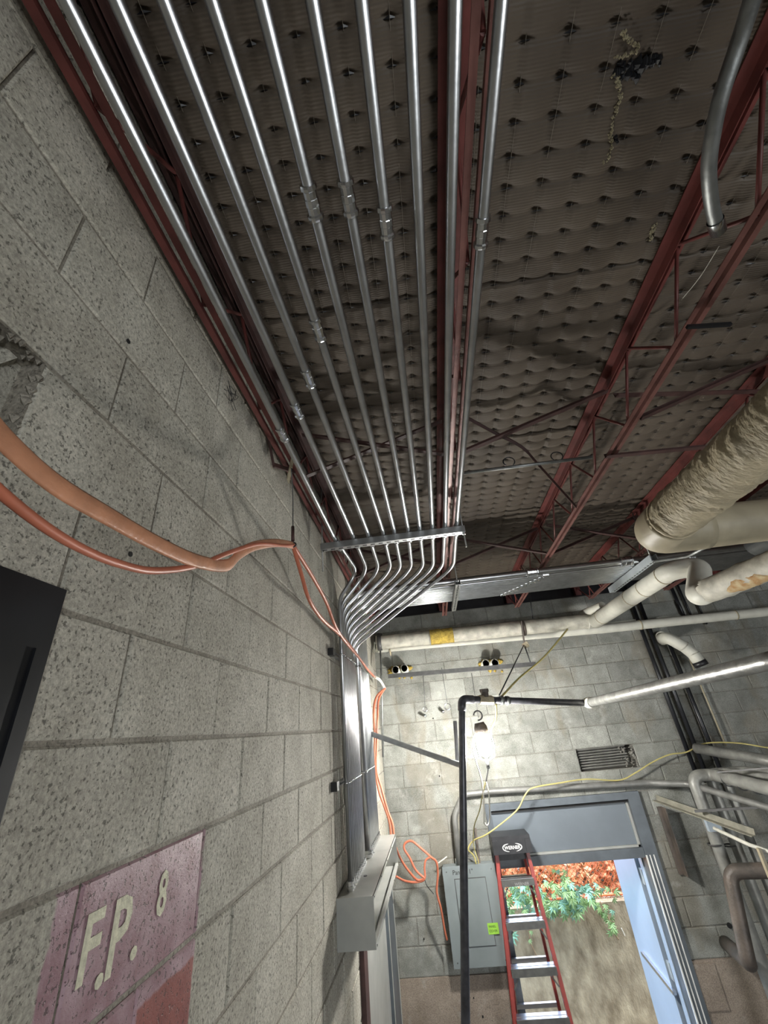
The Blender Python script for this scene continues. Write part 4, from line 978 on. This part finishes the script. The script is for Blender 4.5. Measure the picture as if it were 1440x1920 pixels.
leaf_cloud('yellow_leaves', 'yellow foliage higher up behind the fence', 9000, ((-.5, 4.2), (WY + .6, WY + 1.8), (WZ + .35, WZ + 1.5)), .06, M['autumn2'], 2)
# creeper: five-finger leaves, each its own part
def leaf5():
    mb = MB()
    for k in range(5):
        a_ = math.radians(-70 + 35 * k - 90); u = Vector((math.cos(a_), 0, math.sin(a_))); w = Vector((-u.z, 0, u.x)); L2 = 1.0 if k == 2 else (.85 if k in (1, 3) else .65)
        mb.add([Vector((0, 0, 0)), u * L2 * .5 + w * .15 * L2 + Vector((0, -.06, 0)), u * L2 + Vector((0, .08, 0)), u * L2 * .5 - w * .15 * L2 + Vector((0, -.06, 0))], [(0, 1, 2), (0, 2, 3)])
    return mb
def creeper(label, spots, seed, stems):
    rs = random.Random(seed); t_ = thing('creeper_vine', label, 'vine', tuple(P(*spots[0][:2], y=WY - .05)))
    for st in stems: MB().tube(smooth_path([P(a_, b_, y=WY - .03) for a_, b_ in st], 4), .006, 5).build('stem', M['twig'], t_)
    protos = {}
    for (px, py, sz, tl) in spots:
        key = bool(tl)
        if key not in protos:
            o = leaf5().build('leaf', M['ivy2'] if tl else M['ivy'], t_); protos[key] = o
        else:
            o = protos[key].copy(); COL.objects.link(o)
        p = P(px, py, y=WY - .06 - rs.random() * .12)
        o.matrix_parent_inverse = Matrix.Translation(-Vector(t_['_base']))
        o.matrix_basis = Matrix.Translation(p) @ Matrix.Rotation(rs.uniform(-.7, .7), 4, 'Y') @ Matrix.Rotation(rs.uniform(-.6, .4), 4, 'X') @ Matrix.Scale(sz, 4)
    return t_
rs = random.Random(11)
sp1 = [(rs.gauss(1065, 34), rs.gauss(1674, 18), rs.uniform(.06, .105), rs.random() < .45) for _ in range(95)] + [(rs.uniform(1015, 1100), rs.gauss(1695, 9), rs.uniform(.07, .115), rs.random() < .6) for _ in range(40)]
sp1 = [q for q in sp1 if q[1] < 1722 and q[1] > 1628]
creeper('green creeper massed over the top of the retaining wall right of the ladder', sp1, 1, [[(1062, 1600), (1064, 1660), (1060, 1715)], [(1030, 1700), (1060, 1698), (1100, 1694)]])
sp2 = [(rs.uniform(942, 1004), rs.uniform(1652, 1706), rs.uniform(.07, .12), rs.random() < .5) for _ in range(42)]
creeper('green creeper leaves seen between the upper ladder treads', sp2, 2, [[(945, 1665), (980, 1680), (1005, 1700)]])
sp3 = [(1128 + rs.uniform(-10, 10) + (py - 1690) * .28, py, rs.uniform(.05, .08), False) for py in [1692 + 3.4 * k for k in range(17)]]
creeper('thin creeper strand trailing down the retaining wall on the right', sp3, 3, [[(1125, 1690), (1140, 1720), (1150, 1745), (1160, 1762)]])
sp4 = [(955, 1752, .12, True), (962, 1750, .09, True), (958, 1745, .08, False), (995, 1745, .05, False), (992, 1762, .05, False), (962, 1778, .05, False)]
creeper('single teal creeper leaf cluster showing under the second ladder tread', sp4, 4, [[(990, 1735), (994, 1765), (1005, 1790), (1012, 1800)]])
cord('dead_stem', 'pale dry stem hanging on the retaining wall beside the door leaf', [P(1165, 1740, y=WY - .03), P(1172, 1755, y=WY - .03)], .004, 'whitecord', 'stem')

# ------------------------------------------------------------------ right-hand pipe cluster
def vert(px, py, y, dz0, dz1, r_, m, name, label, R=0, pre=None, post=None):
    c = P(px, py, y=y); pts = (pre or []) + [Vector((c.x, y, c.z + dz0)), Vector((c.x, y, c.z - dz1))] + (post or [])
    return pipe(name, label, pts, r_, m, R)
vert(1252, 1310, 5.15, 1.25, .75, .021, 'black', 'riser_pipe', 'left of the two close black risers on the far wall')
vert(1269, 1310, 5.15, 1.25, .80, .021, 'black', 'riser_pipe', 'right of the two close black risers on the far wall')
vert(1297, 1310, 5.15, .62, .95, .021, 'black', 'riser_pipe', 'third black riser standing apart beside the pale conduit')
vert(1316, 1290, 5.17, .30, .55, .008, 'canvas2', 'thin_conduit', 'thin cream conduit on the far wall right of the black risers')
for (px, lab) in ((1272, 'left'), (1286, 'middle'), (1308, 'right')):
    c = P(px, 1130, y=5.15); pipe('thin_conduit', lab + ' thin dark riser near the top of the far wall behind the S bend', [(c.x, 5.16, 1.25), (c.x, 5.16, c.z - .25)], .012 if lab != 'left' else .02, 'black')
# white sanitary elbow with black coupling
we = thing('sanitary_elbow', 'white wrapped elbow pipe leaving the far wall and turning down into a black coupling', 'pipe', tuple(P(1240, 1190, y=FARY)))
e0 = P(1238, 1198, y=5.2); e1 = P(1252, 1196, y=4.95); e2 = P(1282, 1212, y=4.92); e3 = P(1300, 1226, y=4.92); e4 = P(1313, 1244, y=4.92)
MB().tube(fillet([e0, e1, e2, e3, e4], .07, 6), .062, 18).build('white_wrap', M['white'], we)
MB().tube([e0 + Vector((0, -.03, 0)), e0 + Vector((0, -.06, 0))], .074, 18).build('wall_collar', M['white'], we)
band(e4, e4 - e3, .070, .05, 'blackpl', we, 'black_coupling'); band(e2, e3 - e2, .065, .01, 'dirtywrap', we); band(e3, e4 - e3, .065, .01, 'dirtywrap', we)
pipe('pipe', 'pale blue grey pipe running right from the black risers to the edge', [P(1305, 1403, y=5.02), P(1440, 1426, y=4.4), P(1560, 1448, y=4.0)], .045, 'greypipe2')
# big grey insulated drops
YV = 4.85
def drop(px, py, y, r_, lab, right, m='greypipe'):
    c = P(px, py, y=y); top_ = P(px - 3, py - 26, y=y)
    rr_ = [P(a_, b_, y=q) for a_, b_, q in right]
    return pipe('insulated_drop', lab, rr_[::-1] + [Vector((c.x, y, rr_[0].z)), Vector((c.x, y, FLOOR))], r_, m, .10, seg=18)
drop(1314, 1500, YV, .050, 'leftmost grey insulated pipe dropping from its elbow down the far wall', [(1335, 1452, YV), (1440, 1478, 4.1), (1560, 1500, 3.6)])
drop(1347, 1500, YV + .05, .042, 'middle grey insulated pipe dropping down the far wall', [(1360, 1448, YV + .05), (1440, 1460, 4.4), (1560, 1475, 3.9)])
drop(1376, 1500, YV + .08, .036, 'rightmost grey insulated pipe dropping down the far wall', [(1392, 1444, YV + .08), (1440, 1450, 4.6), (1560, 1462, 4.2)])
for (q, lab) in (((1365, 1465), 'first'), ((1392, 1472), 'second'), ((1420, 1478), 'third')):
    c0 = P(q[0], q[1] - 4, y=4.62 - (q[0] - 1365) * .0065); 
    tag(MB().ring(c0, P(1440, 1478, y=4.1) - P(1335, 1452, y=YV), .054, .005, 18, 5).build('pipe_band', M['strutdk']), lab + ' dark band round the leftmost insulated pipe near the right edge', 'band')
for px, py, lab in ((1337, 1578, 'left'), (1365, 1580, 'middle')):
    c = P(px + 3, py + 5, y=YV if lab == 'left' else YV + .05); tag(MB().ring(c, (0, 0, 1), 0.054 if lab == 'left' else .046, .006, 18, 5).build('pipe_band', M['strutdk']), 'dark band round the ' + lab + ' vertical grey pipe', 'band')
u0 = P(1366, 1632, y=4.62)
up_ = [P(1560, 1628, y=4.3), P(1440, 1632, y=4.5), P(1367, 1634, y=4.62)]; ub = Vector((up_[2].x, 4.62, P(1405, 1790, y=4.62).z)); ue = P(1361, 1769, y=5.2)
pipe('drain_pipe', 'brown rusty pipe making a U bend in front of the grey vertical pipes', up_ + [P(1402, 1800, y=4.6), P(1404, 1806, y=4.66), ue], .052, 'rustpipe', .10, seg=18)
# angle supports
ab = thing('angle_support', 'beige angle iron arm reaching from the far wall toward the right edge', 'bracket', tuple(P(1232, 1503, y=5.18)))
MB().prof(P(1232, 1501, y=5.18), P(1418, 1568, y=4.35), [(0, 0), (.05, 0), (.05, .006), (.006, .006), (.006, .05), (0, .05)][::-1]).build('arm', M['beige'], ab)
lg0 = P(1238, 1512, y=5.19); 
tag(MB().box((lg0.x, 5.10, P(1283, 1642, y=5.15).z), (lg0.x + .006, 5.19, lg0.z)).box((lg0.x - .035, 5.18, P(1283, 1642, y=5.15).z), (lg0.x, 5.19, lg0.z)).build('wall_angle', M['rustpipe']), 'upright brown angle iron standing off the far wall right of the door', 'bracket')
tag(MB().bar(P(1303, 1521, y=4.7), P(1450, 1512, y=4.3), .018, .018).build('flat_bar', M['strutdk']), 'thin dark flat bar crossing the grey drops', 'bar')
tag(MB().bar(P(1345, 1448, y=4.6), P(1460, 1438, y=4.2), .02, .012).build('flat_bar', M['strutdk']), 'thin dark flat bar lying over the banded pipes at the right edge', 'bar')
pipe('conduit', 'thin white conduit under the beige angle arm', [P(1339, 1553, y=4.6), P(1405, 1584, y=4.3), P(1470, 1606, y=4.1)], .014, 'white', 0, 'conduit', 10)
tag(MB().box((P(1320, 1540, y=4.78).x, 4.74, P(1320, 1560, y=4.76).z), (P(1344, 1540, y=4.78).x, 4.78, P(1320, 1538, y=4.76).z)).build('junction_plate', M['leaf']), 'small pale junction plate under the beige angle arm', 'junction box')
tag(MB().bar(P(1422, 1590, y=4.2), P(1450, 1660, y=4.2), .03, .02).build('hanging_strap', M['canvas2']), 'cream strap hanging at the right edge below the angle arm', 'strap')

# stub conduit in the ceiling, top right
cs = thing('bent_conduit', 'bent dull conduit stub hanging in the upper right with an open end', 'conduit', tuple(P(1345, 430, z=1.0)))
zq = 1.05
MB().tube(smooth_path([P(1440, -110, z=zq + .05), P(1410, 0, z=zq + .04), P(1385, 80, z=zq + .03), P(1352, 180, z=zq), P(1335, 260, z=zq - .02), P(1329, 320, z=zq - .03), P(1334, 380, z=zq - .03), P(1343, 420, z=zq - .03)], 6), .0150, 14).build('tube', M['emt_old'], cs)
c0, c1 = P(1341, 413, z=zq - .03), P(1347, 434, z=zq - .03)
MB().tube([c0, c1, c1, c0], [.0175, .0175, .014, .013], 14, cap=False).build('end_coupling', M['fitting'], cs)
GROUPS = {'bar_joist': 'roof bar joists', 'bridging_angle': 'bridging angles between the joists', 'extension_cord': 'orange extension cords', 'lamp_cord': 'cords at the work light',
          'riser_pipe': 'black risers on the far wall', 'thin_conduit': 'thin conduits on the far wall', 'insulated_drop': 'grey insulated pipes at the right', 'pipe_band': 'dark pipe bands at the right',
          'wall_strut': 'struts on the left wall', 'hanging_strut': 'struts under the horizontal bank', 'threaded_rod': 'threaded rods of the horizontal bank', 'pipe_sleeves': 'pipe stubs in yellow foam',
          'creeper_vine': 'creepers on the retaining wall', 'anchor_stub': 'steel anchor stubs on the far wall', 'flat_bar': 'flat bars at the right edge'}
for o in list(bpy.data.objects):
    g_ = GROUPS.get(o.name.split('.')[0])
    if g_ and 'category' in o and 'group' not in o: o['group'] = g_
for o in list(bpy.data.objects):
    if '_base' in o: del o['_base']
